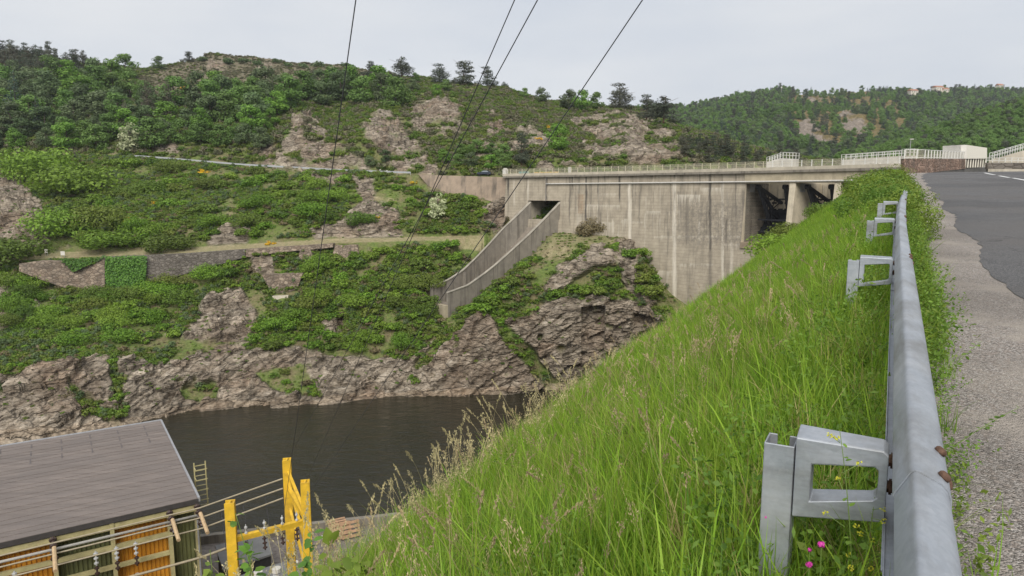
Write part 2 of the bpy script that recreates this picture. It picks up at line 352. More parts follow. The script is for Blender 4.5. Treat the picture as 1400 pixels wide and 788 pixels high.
rock = np.maximum(rock, 1.0*(inside(wX, wY, [(600, 545), (600, 470), (650, 426), (668, 434), (700, 470), (745, 520), (760, 545)])))
rock = np.maximum(rock, 1.0*(inside(wX, wY, [(712, 440), (752, 410), (808, 402), (850, 408), (930, 440), (1100, 600), (800, 600), (770, 520)])))
GREENS = [[(352, 508), (410, 500), (440, 540), (380, 545)], [(560, 500), (600, 455), (640, 432), (630, 450), (590, 500)], [(668, 425), (700, 445), (770, 530), (752, 535), (690, 470)], [(640, 405), (730, 395), (735, 412), (712, 425), (690, 430), (660, 420)],
          [(95, 520), (112, 545), (160, 560), (170, 585), (140, 570), (105, 560)], [(150, 470), (164, 520), (178, 560), (168, 560), (152, 515)], [(745, 402), (850, 385), (855, 400), (800, 405), (750, 412)], [(245, 530), (300, 520), (295, 545), (250, 548)]]
for pl in GREENS: rock = np.where(inside(wX, wY, pl), 0, rock)
speck = fbm(G*.42+77, 4); rock = np.where((K > 2.0) & (speck > .42) & (K < 12.2), 1, rock)      # loose rocks in the scrub
rock = np.where((K > 1.25) & (speck < -.42), 0, rock); rock = np.where((K > 9.05) & (fbm(G*.11+33, 4) < -.06) & (gx > 630), 0, rock); rock = np.where((K > 9.05) & (fbm(G*.11+33, 4) < -.2), 0, rock)
onpath = (K > 3.98) & (K < 5.02) & (gx < 662); onroad = (K > 7.98) & (K < 9.02) & (gx < 720)
rock = np.where(onpath | onroad, 0, rock)
DIRT = [[(283, 303), (345, 270), (348, 278), (318, 292), (290, 308)], [(690, 345), (700, 330), (760, 316), (852, 318), (842, 336), (800, 340), (775, 356), (740, 356)], [(40, 215), (75, 235), (90, 262), (60, 250)], [(515, 262), (545, 275), (520, 282)]]
inchute_ = inchute; dirt = 1.0*onpath*(.75+.5*fbm(G*.8, 3))
for pl in DIRT: dirt = np.maximum(dirt, np.clip(.42+.9*fbm(G*.35+61, 3), 0, .8)*inside(wX, wY, pl))
heath = 1.0*inside(wX, wY, [(140, 140), (190, 108), (270, 80), (330, 70), (480, 80), (530, 100), (500, 116), (440, 112), (385, 118), (320, 122), (295, 136), (250, 130), (215, 148)])
heath = np.maximum(heath, .42*inside(wX, wY, [(660, 110), (760, 150), (800, 150), (870, 150), (950, 185), (1060, 215), (760, 215), (640, 170)]))
wet = 1.0*((K > .9) & (K < 1.09 + .05*fbm(G*.2, 3)))
rsm = rock.copy()
for _ in range(3): rsm[1:-1, 1:-1] = (rsm[1:-1, 1:-1]*2 + rsm[:-2, 1:-1] + rsm[2:, 1:-1] + rsm[1:-1, :-2] + rsm[1:-1, 2:])/6
# rock relief along the surface normal
du = np.gradient(G, axis=1); dv = np.gradient(G, axis=0); N = np.cross(du, dv); N /= (np.linalg.norm(N, axis=-1)[..., None]+1e-9)
N = np.where(N[..., 2:3] < 0, -N, N)
ca, sa = math.cos(.6), math.sin(.6)
Q = np.stack([G[..., 0]*ca+G[..., 2]*sa, G[..., 1]*.7, -G[..., 0]*sa+G[..., 2]*ca], -1)
warp = np.stack([fbm(Q*.25+i*31, 3) for i in range(3)], -1)
msk = rsm > .02; disp = np.zeros(K.shape); q = (Q+.8*warp)[msk]
sc1 = np.where(K[msk] > 9, .95, 1.0)
disp[msk] = sc1*(1.45*facets(q*np.array([.075, .09, .24])) + .8*facets(q*np.array([.19, .22, .62])+40) + .32*facets(q*np.array([.55, .6, 1.5])+90) + .10*fbm(q*.9, 2, True)) + .5; disp[msk] -= np.where(K[msk] > 9, .75*np.clip(fbm(q*.22+70, 3, True), 0, 1), 0)
edge = np.clip((K-.8)*3, .25, 1)*np.where((K > 3.9) & (K < 5.1) & (gx < 662), 0, 1)*np.where((K > 7.7) & (K < 9.2) & (gx < 1250), .0, 1)
G += N*(disp*rsm*edge*(~inchute))[..., None]; inchute |= carve()
gx, gy = proj(G)
nr, nc = K.shape
at = {'rock': np.clip(rsm, 0, 1), 'dirt': np.clip(dirt, 0, 1), 'heath': heath, 'wet': wet}
terrain = ob('hillside_terrain', np_mesh('hillside_terrain', G.reshape(-1, 3), grid_faces(nr, nc), M_TERR, False, vattr=at))
tagit(terrain, kind='structure')
print('terrain', nr, nc)
vis = np.ones(K.shape, bool); vis[:] = K < 12.1
_px, _py, _pk, _pg = gx[::2, ::3].copy(), gy[::2, ::3].copy(), K[::2, ::3].copy(), G[::2, ::3].copy(); _pd = np.maximum(0, _pg[..., 1]-150)*.02
def pick(X, Y, kmin=0, kmax=12.2):
    c0 = int(np.searchsorted(_px[40], X-60)); c0 = max(0, min(c0, _px.shape[1]-100)); sl_ = (slice(None), slice(c0, c0+110))
    m = (_px[sl_]-X)**2 + (_py[sl_]-Y)**2 + np.where((_pk[sl_] >= kmin) & (_pk[sl_] <= kmax), 0, 1e6) + _pd[sl_]
    i = np.unravel_index(np.argmin(m), m.shape); return _pg[sl_][i].copy()

# ------------------------------------------------------------------ the hills beyond the reservoir
def far_hill(name, rows, subs, Xs, ochre, rocks, amp):
    g, k = loft(rows, subs, Xs); hx, hy = proj(g)
    g[..., 2] += np.clip(k, 0, 1)*(fbm(g*.012, 4)*amp + fbm(g*.05, 3)*amp*.3)
    wx = hx + 8*fbm(g*.03, 3); wy = hy + 6*fbm(g*.03+40, 3)
    he = np.zeros(k.shape); ro = np.zeros(k.shape)
    for pl in ochre: he = np.maximum(he, inside(wx, wy, pl))
    for pl in rocks: ro = np.maximum(ro, inside(wx, wy, pl)*(fbm(g*.04+9, 4) > -.12))
    g[..., 2] += ro*3*facets(g*.06)
    o = ob(name, np_mesh(name, g.reshape(-1, 3), grid_faces(*k.shape), None, False, vattr={'rock': ro, 'heath': he}))
    tagit(o, kind='structure'); return o, g, k, he, ro
def farmat():
    t = NT('far_hill'); v = t.coord('Object'); rock, heath = t.attr('rock'), t.attr('heath')
    n = t.noise(v, .05, 8, .7); n3 = t.noise(v, .3, 6, .7)
    g = t.ramp(n3, [(.3, (.04, .06, .022)), (.7, (.10, .14, .045))])
    h = t.ramp(n3, [(.3, (.05, .06, .025)), (.45, (.13, .10, .045)), (.6, (.185, .14, .05)), (.75, (.16, .135, .085))])
    r = t.ramp(n3, [(.3, (.11, .09, .07)), (.7, (.30, .25, .205))])
    t.col(t.mix(rock, t.mix(heath, g, h), r)); t.rough(.95); t.bump(n3, .8, 2.0); return t.m
FARM = farmat()
hb, HB, HK, HH, HR = far_hill('far_hills', [
 [(820, 262, 430), (1000, 262, 470), (1250, 262, 520), (1900, 262, 560)],
 [(820, 200, 560), (1000, 200, 600), (1100, 205, 620), (1200, 205, 640), (1400, 205, 680), (1900, 200, 700)],
 [(820, 172, 800), (950, 170, 820), (1060, 155, 840), (1150, 150, 850), (1240, 155, 880), (1330, 160, 900), (1900, 160, 900)],
 [(820, 160, 1150), (920, 150, 1150), (960, 144, 1150), (1010, 137, 1150), (1060, 130, 1120), (1110, 127, 1080), (1160, 128, 1060), (1220, 130, 1080), (1260, 132, 1120), (1330, 128, 1180), (1400, 126, 1180), (1600, 124, 1150), (1900, 126, 1150)],
 [(820, 175, 1500), (1100, 160, 1500), (1400, 160, 1450), (1900, 155, 1450)]], [14, 60, 60, 12], np.linspace(820, 1900, 360),
 [[(1060, 150), (1085, 128), (1150, 122), (1210, 132), (1245, 160), (1240, 185), (1200, 200), (1130, 200), (1090, 180)]],
 [[(1085, 178), (1105, 165), (1140, 195), (1130, 202), (1095, 200)], [(1140, 160), (1165, 155), (1190, 175), (1180, 192), (1150, 180)], [(1100, 135), (1125, 130), (1120, 140)], [(1205, 180), (1225, 178), (1230, 190), (1210, 192)]], 14)
hb.data.materials.append(FARM)
hc, HCg, HCk, HCh, HCr = far_hill('near_right_hill', [
 [(1150, 240, 300), (1400, 240, 300), (1900, 240, 280)], [(1150, 226, 330), (1240, 215, 330), (1400, 205, 320), (1900, 190, 300)],
 [(1150, 224, 420), (1200, 214, 430), (1243, 198, 440), (1293, 178, 440), (1340, 162, 440), (1400, 146, 440), (1600, 100, 440), (1900, 60, 440)],
 [(1150, 240, 560), (1300, 215, 560), (1400, 190, 560), (1900, 100, 560)]], [4, 46, 8], np.linspace(1150, 1900, 260),
 [], [[(1285, 182), (1300, 172), (1308, 190), (1300, 200)], [(1310, 205), (1325, 200), (1322, 210)]], 3)
hc.data.materials.append(FARM)

# ------------------------------------------------------------------ river
def water_mat():
    t = NT('river_water'); v = t.coord('Object', (1, 1, 1), (0, 0, .5)); vs_ = t.coord('Object', (.55, 1.25, 1), (0, 0, .35))
    h = t.math('ADD', t.noise(vs_, .7, 5, .6), t.math('MULTIPLY', t.noise(v, .22, 3, .5), 1.1))
    t.col(t.ramp(t.noise(v, .05, 3), [(.3, (.016, .015, .009)), (.7, (.026, .023, .013))])); t.rough(.07)
    t.p.inputs['Specular IOR Level'].default_value = .45; t.p.inputs['IOR'].default_value = 1.33; t.bump(h, .75, .34); return t.m
w = MB(); w.add([(-190, 40, WZ), (60, 25, WZ), (110, 130, WZ), (60, 175, WZ), (-190, 175, WZ)], [(0, 1, 2, 3, 4)])
tagit(w.build('river_water', water_mat()), kind='structure')

# ------------------------------------------------------------------ dam
CREST = 5.75
def dam_D(X): return 190*math.exp(-.00086*(X-690))
def dam_xy(X):
    D = dam_D(X); p = un(X, 236, D); return np.array([p[0], p[1]])
_dx = np.linspace(680, 1330, 200); _dp = np.array([dam_xy(X) for X in _dx]); _arc = np.concatenate([[0], np.cumsum(np.linalg.norm(np.diff(_dp, axis=0), axis=1))])
def dam_at(s):  return np.array([np.interp(s, _arc, _dp[:, 0]), np.interp(s, _arc, _dp[:, 1])])
def dam_s(X): return float(np.interp(X, _dx, _arc))
def dam_n(s):                          # downstream normal
    d = dam_at(s+.5)-dam_at(s-.5); d /= np.linalg.norm(d); return np.array([d[1], -d[0]])
def damp(s, off, z): p = dam_at(s) + dam_n(s)*off; return np.array([p[0], p[1], z])
def concrete(name, base=(.385, .333, .255), stains=False, streak=.6, sf=.55):
    t = NT(name); v = t.coord('Object'); vz = t.coord('Object', (1, 1, .06)); vl = t.coord('Object', (.03, .03, 1))
    n = t.noise(v, .6, 8, .65); st = t.noise(vz, sf, 5, .65); fine = t.noise(v, 6, 4, .6)
    c = t.ramp(n, [(.3, [q*.78 for q in base]), (.7, [min(1, q*1.16) for q in base])])
    c = t.mix(t.ramp(st, [(.5, 0.0), (.72, streak)]), c, (.085, .075, .062))
    if stains:
        lift = t.node('ShaderNodeTexWave', {'Vector': v, 'Scale': .42, 'Distortion': .25, 'Detail': 1}, bands_direction='Z').outputs[0]
        c = t.mix(t.ramp(lift, [(.0, .28), (.10, 0.0)]), c, (.12, .10, .08))
        c = t.mix(t.math('MULTIPLY', t.attr('pale'), t.ramp(t.noise(vz, 1.6, 4, .7), [(.3, .35), (.6, 1.0)])), c, (.66, .60, .50))
        c = t.mix(t.math('MULTIPLY', t.attr('dark'), t.ramp(t.noise(vz, 1.2, 5, .7), [(.3, .45), (.6, .95)])), c, (.055, .05, .045))
        c = t.mix(t.math('MULTIPLY', t.attr('rust'), t.ramp(fine, [(.4, 0.0), (.6, .8)])), c, (.30, .15, .05))
        c = t.mix(t.math('MULTIPLY', t.attr('grime'), t.ramp(t.noise(v, 1.4, 8, .75), [(.4, 0.0), (.6, .75)])), c, (.17, .15, .125))
    t.col(c); t.rough(.92); t.bump(t.math('ADD', n, t.math('MULTIPLY', fine, .3)), .35, .08); return t.m
M_DAM = concrete('dam_concrete', stains=True); M_CON = concrete('old_concrete', (.235, .21, .172), streak=.92, sf=1.3); M_CONL = concrete('pale_concrete', (.47, .42, .33), streak=.35)
M_CONW = concrete('white_concrete', (.62, .59, .53), streak=.2); M_PIER = concrete('pier_concrete', (.42, .36, .255), streak=.4); M_BAYLIT = concrete('bay_concrete_lit', (.56, .49, .37), streak=.3)  # bay walls: pier concrete made paler, light inside the bays put into its colour
dam = empty('dam', (0, 0, 0)); tagit(dam, 'long grey-beige concrete dam with water stains and spillway bays', 'dam')
s0, s1 = dam_s(692), dam_s(1021)
def face(name, sa, sb, za, zb, n, m, out=0.0, batter=.07):
    """downstream face as a fine sheet that carries its stains"""
    ss = np.linspace(sa, sb, n); zz = np.linspace(za, zb, m); V = []
    for z in zz:
        for s in ss: V.append(damp(s, out + batter*max(0, CREST-z), z))
    V = np.array(V); SS, ZZ = np.meshgrid(ss, zz)
    X, Y = proj(V.reshape(m, n, 3)); rg = np.random.default_rng(5)
    pale = np.zeros((m, n)); dark = np.zeros((m, n)); rust = np.zeros((m, n)); wob = fbm(np.stack([SS*.7, ZZ*.25, ZZ*0], -1), 4)
    drip = fbm(np.stack([SS*1.6, ZZ*.05, ZZ*0+5], -1), 4)
    dr2 = fbm(np.stack([SS*2.6, ZZ*.02, ZZ*0+15], -1), 3)
    def stripe(arr, xc, w, y0, y1, a):
        d = np.abs(X + wob*2.0 - xc - (Y-y0)*.0)/w; q = np.clip(1.6-1.6*d, 0, 1)*np.clip((Y-y0)/3+.5, 0, 1)*np.clip((y1-Y)/12+.5, 0, 1); np.maximum(arr, np.clip(q*a*1.25, 0, 1), out=arr)
    for xc, w, y0, y1, a in ((861, 3.2, 250, 340, .7), (922, 3.4, 248, 420, .75), (988, 2.2, 250, 400, .6), (956, 1.5, 302, 330, .6), (882, 1.4, 292, 312, .5), (703, 1.6, 246, 280, .35), (722, 1.2, 246, 275, .5), (1000, 3, 330, 400, .4), (838, 1.6, 300, 320, .5), (790, 2, 282, 330, .3)): stripe(pale, xc, w, y0, y1, a)
    for x0, x1, y, h, a in ((926, 957, 266, 16, .95), (957, 988, 257, 10, .7), (800, 847, 280, 9, .6), (882, 903, 289, 7, .6), (914, 930, 289, 5, .5), (895, 1022, 323, 5, .6), (805, 840, 305, 20, .5), (928, 975, 361, 6, .5), (850, 862, 300, 18, .6), (875, 920, 371, 16, .6), (818, 842, 265, 7, .35), (990, 1022, 334, 8, .55), (854, 880, 303, 3, .5)):
        xw = X + 3*wob; q = (xw > x0) & (xw < x1) & (Y > y + 1.2*wob); f = np.clip(1-(Y-y)/(h*(.2+1.5*np.clip(dr2*1.3+.45, 0, 1.2))), 0, 1)*np.clip(.75+drip, .2, 1); np.maximum(pale, np.where(q, f*a*1.2, 0), out=pale)
    for xc, w, y0, y1, a in ((748, .9, 242, 276, .95), (779, 1.9, 240, 300, .55), (783, 1.0, 240, 262, .9), (801, 1.6, 242, 308, .9), (818, 1.6, 240, 268, .8), (847, 1.6, 240, 276, .75), (827, 1.2, 240, 247, .8), (863, 1.3, 240, 246, .7), (891, 1.3, 240, 246, .9), (922, 1.6, 238, 244, .9), (971, 2.4, 236, 345, .8), (957, .9, 236, 252, .85), (987, .9, 236, 262, .9), (1006, 1.0, 236, 300, .6), (720, .8, 242, 262, .6), (876, .9, 248, 268, .4), (993, 1.6, 300, 330, .8), (1016, 2, 260, 330, .5), (940, 3, 270, 330, .35), (971, 3.5, 345, 395, .4), (695, 1.6, 244, 268, .8), (908, .7, 300, 320, .4)): stripe(dark, xc, w, y0, y1, a)
    for k in range(110):
        xc = rg.uniform(770, 1020); y0_ = rg.choice([238, 238, 262, 290]); stripe(dark, xc, rg.uniform(.4, 1.3), y0_, y0_+rg.uniform(6, 60), rg.uniform(.15, .5))
    for k in range(40):
        xc = rg.uniform(790, 1020); y0_ = rg.uniform(250, 330); stripe(pale, xc, rg.uniform(.4, 1.2), y0_, y0_+rg.uniform(8, 40), rg.uniform(.15, .4))
    q = (X > 790) & (X < 799) & (Y > 266) & (Y < 292); rust[q] = .9*np.clip(.5+drip, 0, 1)[q]
    grime = np.clip((X-905)/40, 0, 1)*np.clip((Y-262)/20, 0, 1)*np.clip((345-Y)/15, .25, 1)
    return ob(name, np_mesh(name, V, grid_faces(m, n), M_DAM, True, vattr=dict(pale=pale, dark=dark, rust=rust, grime=grime)), dam)
SILL = float(un(1022, 331, dam_D(1022))[2]); BEAM = float(un(1022, 251, dam_D(1022))[2])
# outlet of the chute is an opening in the face: build the face round it
sa, sb = dam_s(724), dam_s(768); OZ0 = float(un(745, 300, dam_D(745))[2]); OZ1 = float(un(745, 274.5, dam_D(745))[2])
face('wall_face', s0, sa, -44, CREST-.45, 50, 180)
face('wall_face', sa, sb, OZ1, CREST-.45, 50, 40)
face('wall_face', sa, sb, -44, OZ0, 40, 120)
face('wall_face', sb, s1, -44, CREST-.45, 330, 200)
s_end = dam_s(1215); 
face('spillway_face', s1, s_end, -44, SILL, 120, 110)
def block(name, sa, sb, z0, z1, o0, o1, mat, parent, n=1, b0=0.0, bevel=0):
    """a curved block between two arc lengths; o0 = downstream face offset, o1 = upstream; b0 = batter at the bottom"""
    m = MB(); ss = np.linspace(sa, sb, n+1); V = []; Fc = []
    for q in ss: V += [damp(q, o0+b0, z0), damp(q, o1, z0), damp(q, o1, z1), damp(q, o0, z1)]
    for i in range(n):
        for k in range(4): Fc.append((4*i+k, 4*i+(k+1) % 4, 4*i+4+(k+1) % 4, 4*i+4+k))
    m.add(V, Fc+[(3, 2, 1, 0), (4*n, 4*n+1, 4*n+2, 4*n+3)])
    return m.build(name, mat, parent, bevel=bevel)
block('body', s0, sa, -44, CREST-.46, -.15, -9, M_CON, dam, 6, .0)
block('body', sb, s1, -44, CREST-.46, -.15, -9, M_CON, dam, 24)
block('body', sa, sb, OZ1+.1, CREST-.46, -.15, -9, M_CON, dam, 4)
block('body', sa, sb, -44, OZ0-.05, -.15, -9, M_CON, dam, 4)
block('body', s1, s_end+30, -44, SILL-.03, -.15, -12, M_CON, dam, 16)
# outlet tunnel
block('outlet_side', sa-.3, sa+.25, OZ0-.02, OZ1+.1, .05, -8.9, M_CONL, dam, 1); block('outlet_side', sb-.25, sb+.3, OZ0-.02, OZ1+.1, .05, -8.9, M_CONL, dam, 1)
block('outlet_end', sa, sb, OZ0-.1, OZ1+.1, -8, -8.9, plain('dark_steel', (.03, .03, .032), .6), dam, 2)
# crest slab, parapet, pipe
block('crest_slab', s0-.6, s1, CREST-.45, CREST+.0, .75, -9.5, M_CON, dam, 24); block('crest_slab', s1, s_end+22, CREST-.45, CREST+.0, .75, -5.2, M_CON, dam, 20)
block('parapet', s0-.6, s_end+22, CREST+.01, CREST+.62, .72, .42, M_CONL, dam, 40)
pm = MB(); pm.tube([damp(s, .45, float(un(748, 251.6, dam_D(748))[2])) for s in np.linspace(dam_s(748), s_end+4, 40)], .17, 8)
pm.build('drain_pipe', plain('grey_pipe', (.52, .50, .46), .55), dam, smooth=True)
for s in np.linspace(dam_s(750), s_end, 26):
    p = damp(s, .25, float(un(748, 251.6, dam_D(748))[2])); MB().box(p, (.5, .5, .12), 0).build('pipe_bracket', M_CON, dam)
MB().tube([damp(dam_s(748), .4, CREST-.5), damp(dam_s(748), .5, OZ1-.1)], .12, 6).build('down_pipe', plain('grey_pipe_dark', (.16, .15, .14), .6), dam)
# spillway bays
bays = [dam_s(x) for x in (1021, 1085.5, 1147.5, 1212)]
block('bridge_beam', s1-.2, s_end+22, BEAM, CREST-.44, .35, -1.3, M_PIER, dam, 16)
block('bridge_deck', s1, s_end+22, BEAM+.9, CREST-.46, -1.3, -5.1, M_CON, dam, 16)
block('upstream_beam', s1, s_end+22, SILL+6.6, BEAM+1.2, -9.4, -10.6, M_BAYLIT, dam, 10)
M_GATE = plain('black_gate_steel', (.032, .034, .04), .5, .3, .4, 2)
for i, sp in enumerate(bays):
    w = 1.25 if i else .02
    if i: block('pier', sp-w/2, sp+w/2, SILL-.0, BEAM+.02, .25, -11.5, M_BAYLIT, dam, 1, 1.1, bevel=.06)
    else: block('pier', sp-1.6, sp, SILL, BEAM, .06, -11.5, M_BAYLIT, dam, 1, .85)
    if i < 3:
        a, b = sp + (w/2 if i else 0), bays[i+1]-.62
        block('sill', a, b, SILL-1.2, SILL, 1.4, -11.9, plain('wet_sill', (.27, .21, .15), .6, 0, .25, .8), dam, 4)
        # radial gate: a curved skin on two arms from trunnions high on the piers
        gate = empty('spillway_gate'); tagit(gate, ('black steel radial gate with lattice arms in the left spillway bay', 'black steel radial gate with lattice arms in the middle spillway bay', 'black radial gate mostly hidden behind the grass bank')[i], 'gate', 'spillway gates')
        tz, tof, Rg = BEAM-.75, -1.6, 8.6; m = MB(); sk = []
        for k in range(13):
            an = math.radians(-14 - 46*k/12); sk.append((tof-Rg*math.cos(an), tz+Rg*math.sin(an)*1.25))
        for k in range(12):
            (o0, z0), (o1, z1) = sk[k], sk[k+1]
            m.hexa([damp(a+.05, o1, z1), damp(b-.05, o1, z1), damp(b-.05, o1-.25, z1), damp(a+.05, o1-.25, z1), damp(a+.05, o0, z0), damp(b-.05, o0, z0), damp(b-.05, o0-.25, z0), damp(a+.05, o0-.25, z0)])
        m.build('gate_skin', M_GATE, gate)
        for k in (1, 4, 7, 10, 12):
            o0, z0 = sk[k]; MB().bar(damp(a+.1, o0+.3, z0), damp(b-.1, o0+.3, z0), .3, .35).build('gate_rib', M_GATE, gate)
        for sA, inn in ((a+.2*(b-a), 1), (b-.2*(b-a), -1)):
            T = damp(sA, tof, tz)
            MB().tube([damp(sA-.5*inn, tof, tz), damp(sA+.4*inn, tof, tz)], .5, 10).build('trunnion', M_GATE, gate)
            ends = []
            for k in (1, 6, 11):
                o0, z0 = sk[k]; e = damp(sA+.9*inn, o0+.35, z0); ends.append(e); MB().bar(T, e, .5, .6).build('gate_arm', M_GATE, gate)
            for q0, q1, e0, e1 in ((.45, .45, 0, 1), (.7, .7, 0, 1), (.7, .45, 0, 1), (.95, .7, 0, 1), (.45, .45, 1, 2), (.7, .7, 1, 2), (.45, .7, 1, 2), (.7, .95, 1, 2)):
                MB().bar(T*(1-q0)+ends[e0]*q0, T*(1-q1)+ends[e1]*q1, .16).build('lattice_brace', M_GATE, gate)
        for k in (1, 11):
            o0, z0 = sk[k]
            MB().bar(damp(a+.5, o0+.35+1.6, z0*.75+tz*.25), damp(b-.5, o0+.35+1.6, z0*.75+tz*.25), .28).build('cross_brace', M_GATE, gate)
        for sA in np.linspace(a+.6, b-.6, 7):
            MB().bar(damp(sA, -9.3, BEAM-.3), damp(sA, -9.3, SILL+6.5), .22).build('lattice_brace', M_CONL, gate)
        MB().bar(damp(a+.1, sk[-1][0]+1.2, SILL+.55), damp(b-.1, sk[-1][0]+1.2, SILL+.55), .08).build('handrail', plain('galvanised', (.40, .42, .44), .45, .8), gate)
        if i < 2:
            MB().add([damp(a+.02, o, z) for o, z in ((-1.4, BEAM-1.7), (-3.3, BEAM-1.7), (-3.3, BEAM-.1), (-1.4, BEAM-.1))], [(0, 1, 2, 3)]).prism([damp(a+.015, o, z) for o, z in ((-1.4, BEAM-1.75), (-3.4, BEAM-1.75), (-3.4, BEAM-.1), (-1.4, BEAM-.1))], (.03, .01, 0)).build('trunnion_plate', plain('pale_plate', (.36, .36, .35), .6), gate)
# railing on the crest: posts two metres apart with thin rails and a mesh
rail = empty('dam_railing'); tagit(rail, 'long thin wire railing with pale posts along the dam crest', 'railing')
M_RP = plain('railing_paint', (.55, .50, .36), .5, 0, .2, 1); M_RW = plain('railing_white', (.66, .65, .60), .5, 0, .1, 1)
pmesh = MB().box((0, 0, .62), (.10, .10, 1.25)).mesh('railing_post', M_RP); pmesh2 = MB().box((0, 0, .62), (.12, .12, 1.25)).mesh('railing_post', M_RW)
ss = np.arange(s0, s_end+21, 2.0)
for s in ss:
    o = ob('post', pmesh if s < dam_s(1050) else pmesh2, rail, damp(s, .57, CREST+.6)); o.rotation_euler = (0, 0, math.atan2(*(dam_n(s)[::-1])))
def mesh_screen():
    t = NT('wire_mesh'); v = t.coord('Object'); tr = t.node('ShaderNodeBsdfTransparent'); ms = t.node('ShaderNodeMixShader', {0: .32})
    t.col((.50, .46, .36)); t.l.new(tr.outputs[0], ms.inputs[1]); t.l.new(t.p.outputs[0], ms.inputs[2]); t.l.new(ms.outputs[0], t.n['Material Output'].inputs[0]); return t.m
M_WIRE = mesh_screen()
for z in (.75, 1.22):
    m = MB(); q = [damp(s, .57, CREST+.6+z) for s in np.linspace(s0, s_end+21, 60)]
    for i in range(59): m.bar(q[i], q[i+1], .035)
    m.build('rail', M_RP, rail)
m = MB()
for i in range(59):
    a, b = np.linspace(s0, s_end+21, 60)[i:i+2]; P = [damp(a, .5, CREST+.64), damp(b, .5, CREST+.64), damp(b, .5, CREST+1.8), damp(a, .5, CREST+1.8)]; m.add(P, [(0, 1, 2, 3)])
m.build('wire_mesh', M_WIRE, rail)
# end pillar at the left of the crest, painted hut parts and barriers just behind the railing
m = MB(); e = damp(s0-.2, .1, CREST); m.box(e+(0, 0, .9), (1.1, 1.1, 1.8), .7).box(e+(0, 0, 1.9), (.8, .8, .5), .5); tagit(m.build('end_pillar', M_CONW, bevel=.05), 'white stone pillar at the far left end of the dam railing', 'pillar')
p = damp(dam_s(775.5), -1.0, CREST); m = MB(); m.box(p+(0, 0, 1.0), (.6, .6, 2.0), .7); tagit(m.build('meter_cabinet', M_CONW, bevel=.04), 'narrow white cabinet standing behind the left part of the dam railing', 'cabinet')
m = MB(); a, b = damp(dam_s(705), -1.5, CREST+.6), damp(dam_s(718), -1.5, CREST+.6); m.bar(a, b, .5, 1.2); tagit(m.build('green_skip', plain('teal_paint', (.10, .25, .23), .5), bevel=.05), 'teal metal container behind the railing at the left dam end', 'container')
g_ = empty('road_barrier'); tagit(g_, 'row of yellow barrier panels behind the railing at the left dam end', 'barrier')
for X in (722, 729, 736, 743, 750): a, b = damp(dam_s(X), -2.5, CREST+.55), damp(dam_s(X+6), -2.5, CREST+.55); MB().bar(a, b, .08, .9).build('barrier_panel', plain('ochre_panel', (.55, .36, .10), .6), g_)
# retaining wall of the road left of the dam
def wall_strip(name, tops, bots, thick, mat, label, cat, n=60, parent=None):
    """a wall traced along its foot and its top; tops, bots: (X, Y, D)"""
    T = np.array([un(*q) for q in tops]); B = np.array([un(*q) for q in bots]); xs = np.linspace(0, 1, n)
    def samp(P, q): 
        k = np.concatenate([[0], np.cumsum(np.linalg.norm(np.diff(P, axis=0), axis=1))]); k /= k[-1]; return np.array([np.interp(q, k, P[:, i]) for i in range(3)]).T
    t, b = samp(T, xs), samp(B, xs); back = np.array([0, thick, 0])
    V = np.concatenate([b, t, t+back, b+back]); Fc = []
    for i in range(n-1):
        for k in range(4): Fc.append((k*n+i, k*n+i+1, ((k+1) % 4)*n+i+1, ((k+1) % 4)*n+i))
    Fc += [(0, n, 2*n, 3*n), (n-1, 4*n-1, 3*n-1, 2*n-1)]
    o = ob(name, np_mesh(name, V, Fc, mat)); return tagit(o, label, cat)
def stone_mat(name, c1, c2, scale=1.1):
    t = NT(name); v = t.coord('Object'); v2 = t.coord('Object', (1, 1, 1.5)); e = t.vor(v2, scale, 'DISTANCE_TO_EDGE'); k = t.vor(v2, scale, 'F1', 'Color')
    s = t.node('ShaderNodeSeparateColor', {0: k}).outputs[0]; n = t.noise(v, .4, 6, .65)
    c = t.ramp(s, [(0, c1), (1, c2)]); c = t.mix(t.ramp(n, [(.42, 0.0), (.65, .6)]), c, (.07, .06, .05))
    c = t.mix(t.ramp(e, [(0, .85), (.08, 0.0)]), c, (.07, .058, .045)); t.col(c); t.rough(.95); t.bump(t.ramp(e, [(0, 0.0), (.15, 1.0)]), .8, .12); return t.m
M_STONE = stone_mat('rubble_stone', (.17, .125, .09), (.32, .255, .19)); M_STONEG = stone_mat('grey_stone', (.12, .105, .09), (.22, .195, .165))
M_STONEB = stone_mat('brown_stone', (.22, .135, .095), (.38, .265, .20), 1.6)
wall_strip('retaining_wall', [(572, 238.5, 199), (600, 240, 197), (640, 241, 195), (692, 242.5, 190.5)], [(585, 254, 197.5), (600, 262, 195.5), (640, 268, 193.5), (692, 280, 189.5)], 1.5, concrete('road_wall', (.30, .235, .175), streak=.8), 'brown streaked road retaining wall joining the left end of the dam', 'wall')
M_COP = concrete('coping_concrete', (.34, .31, .255), streak=.5)
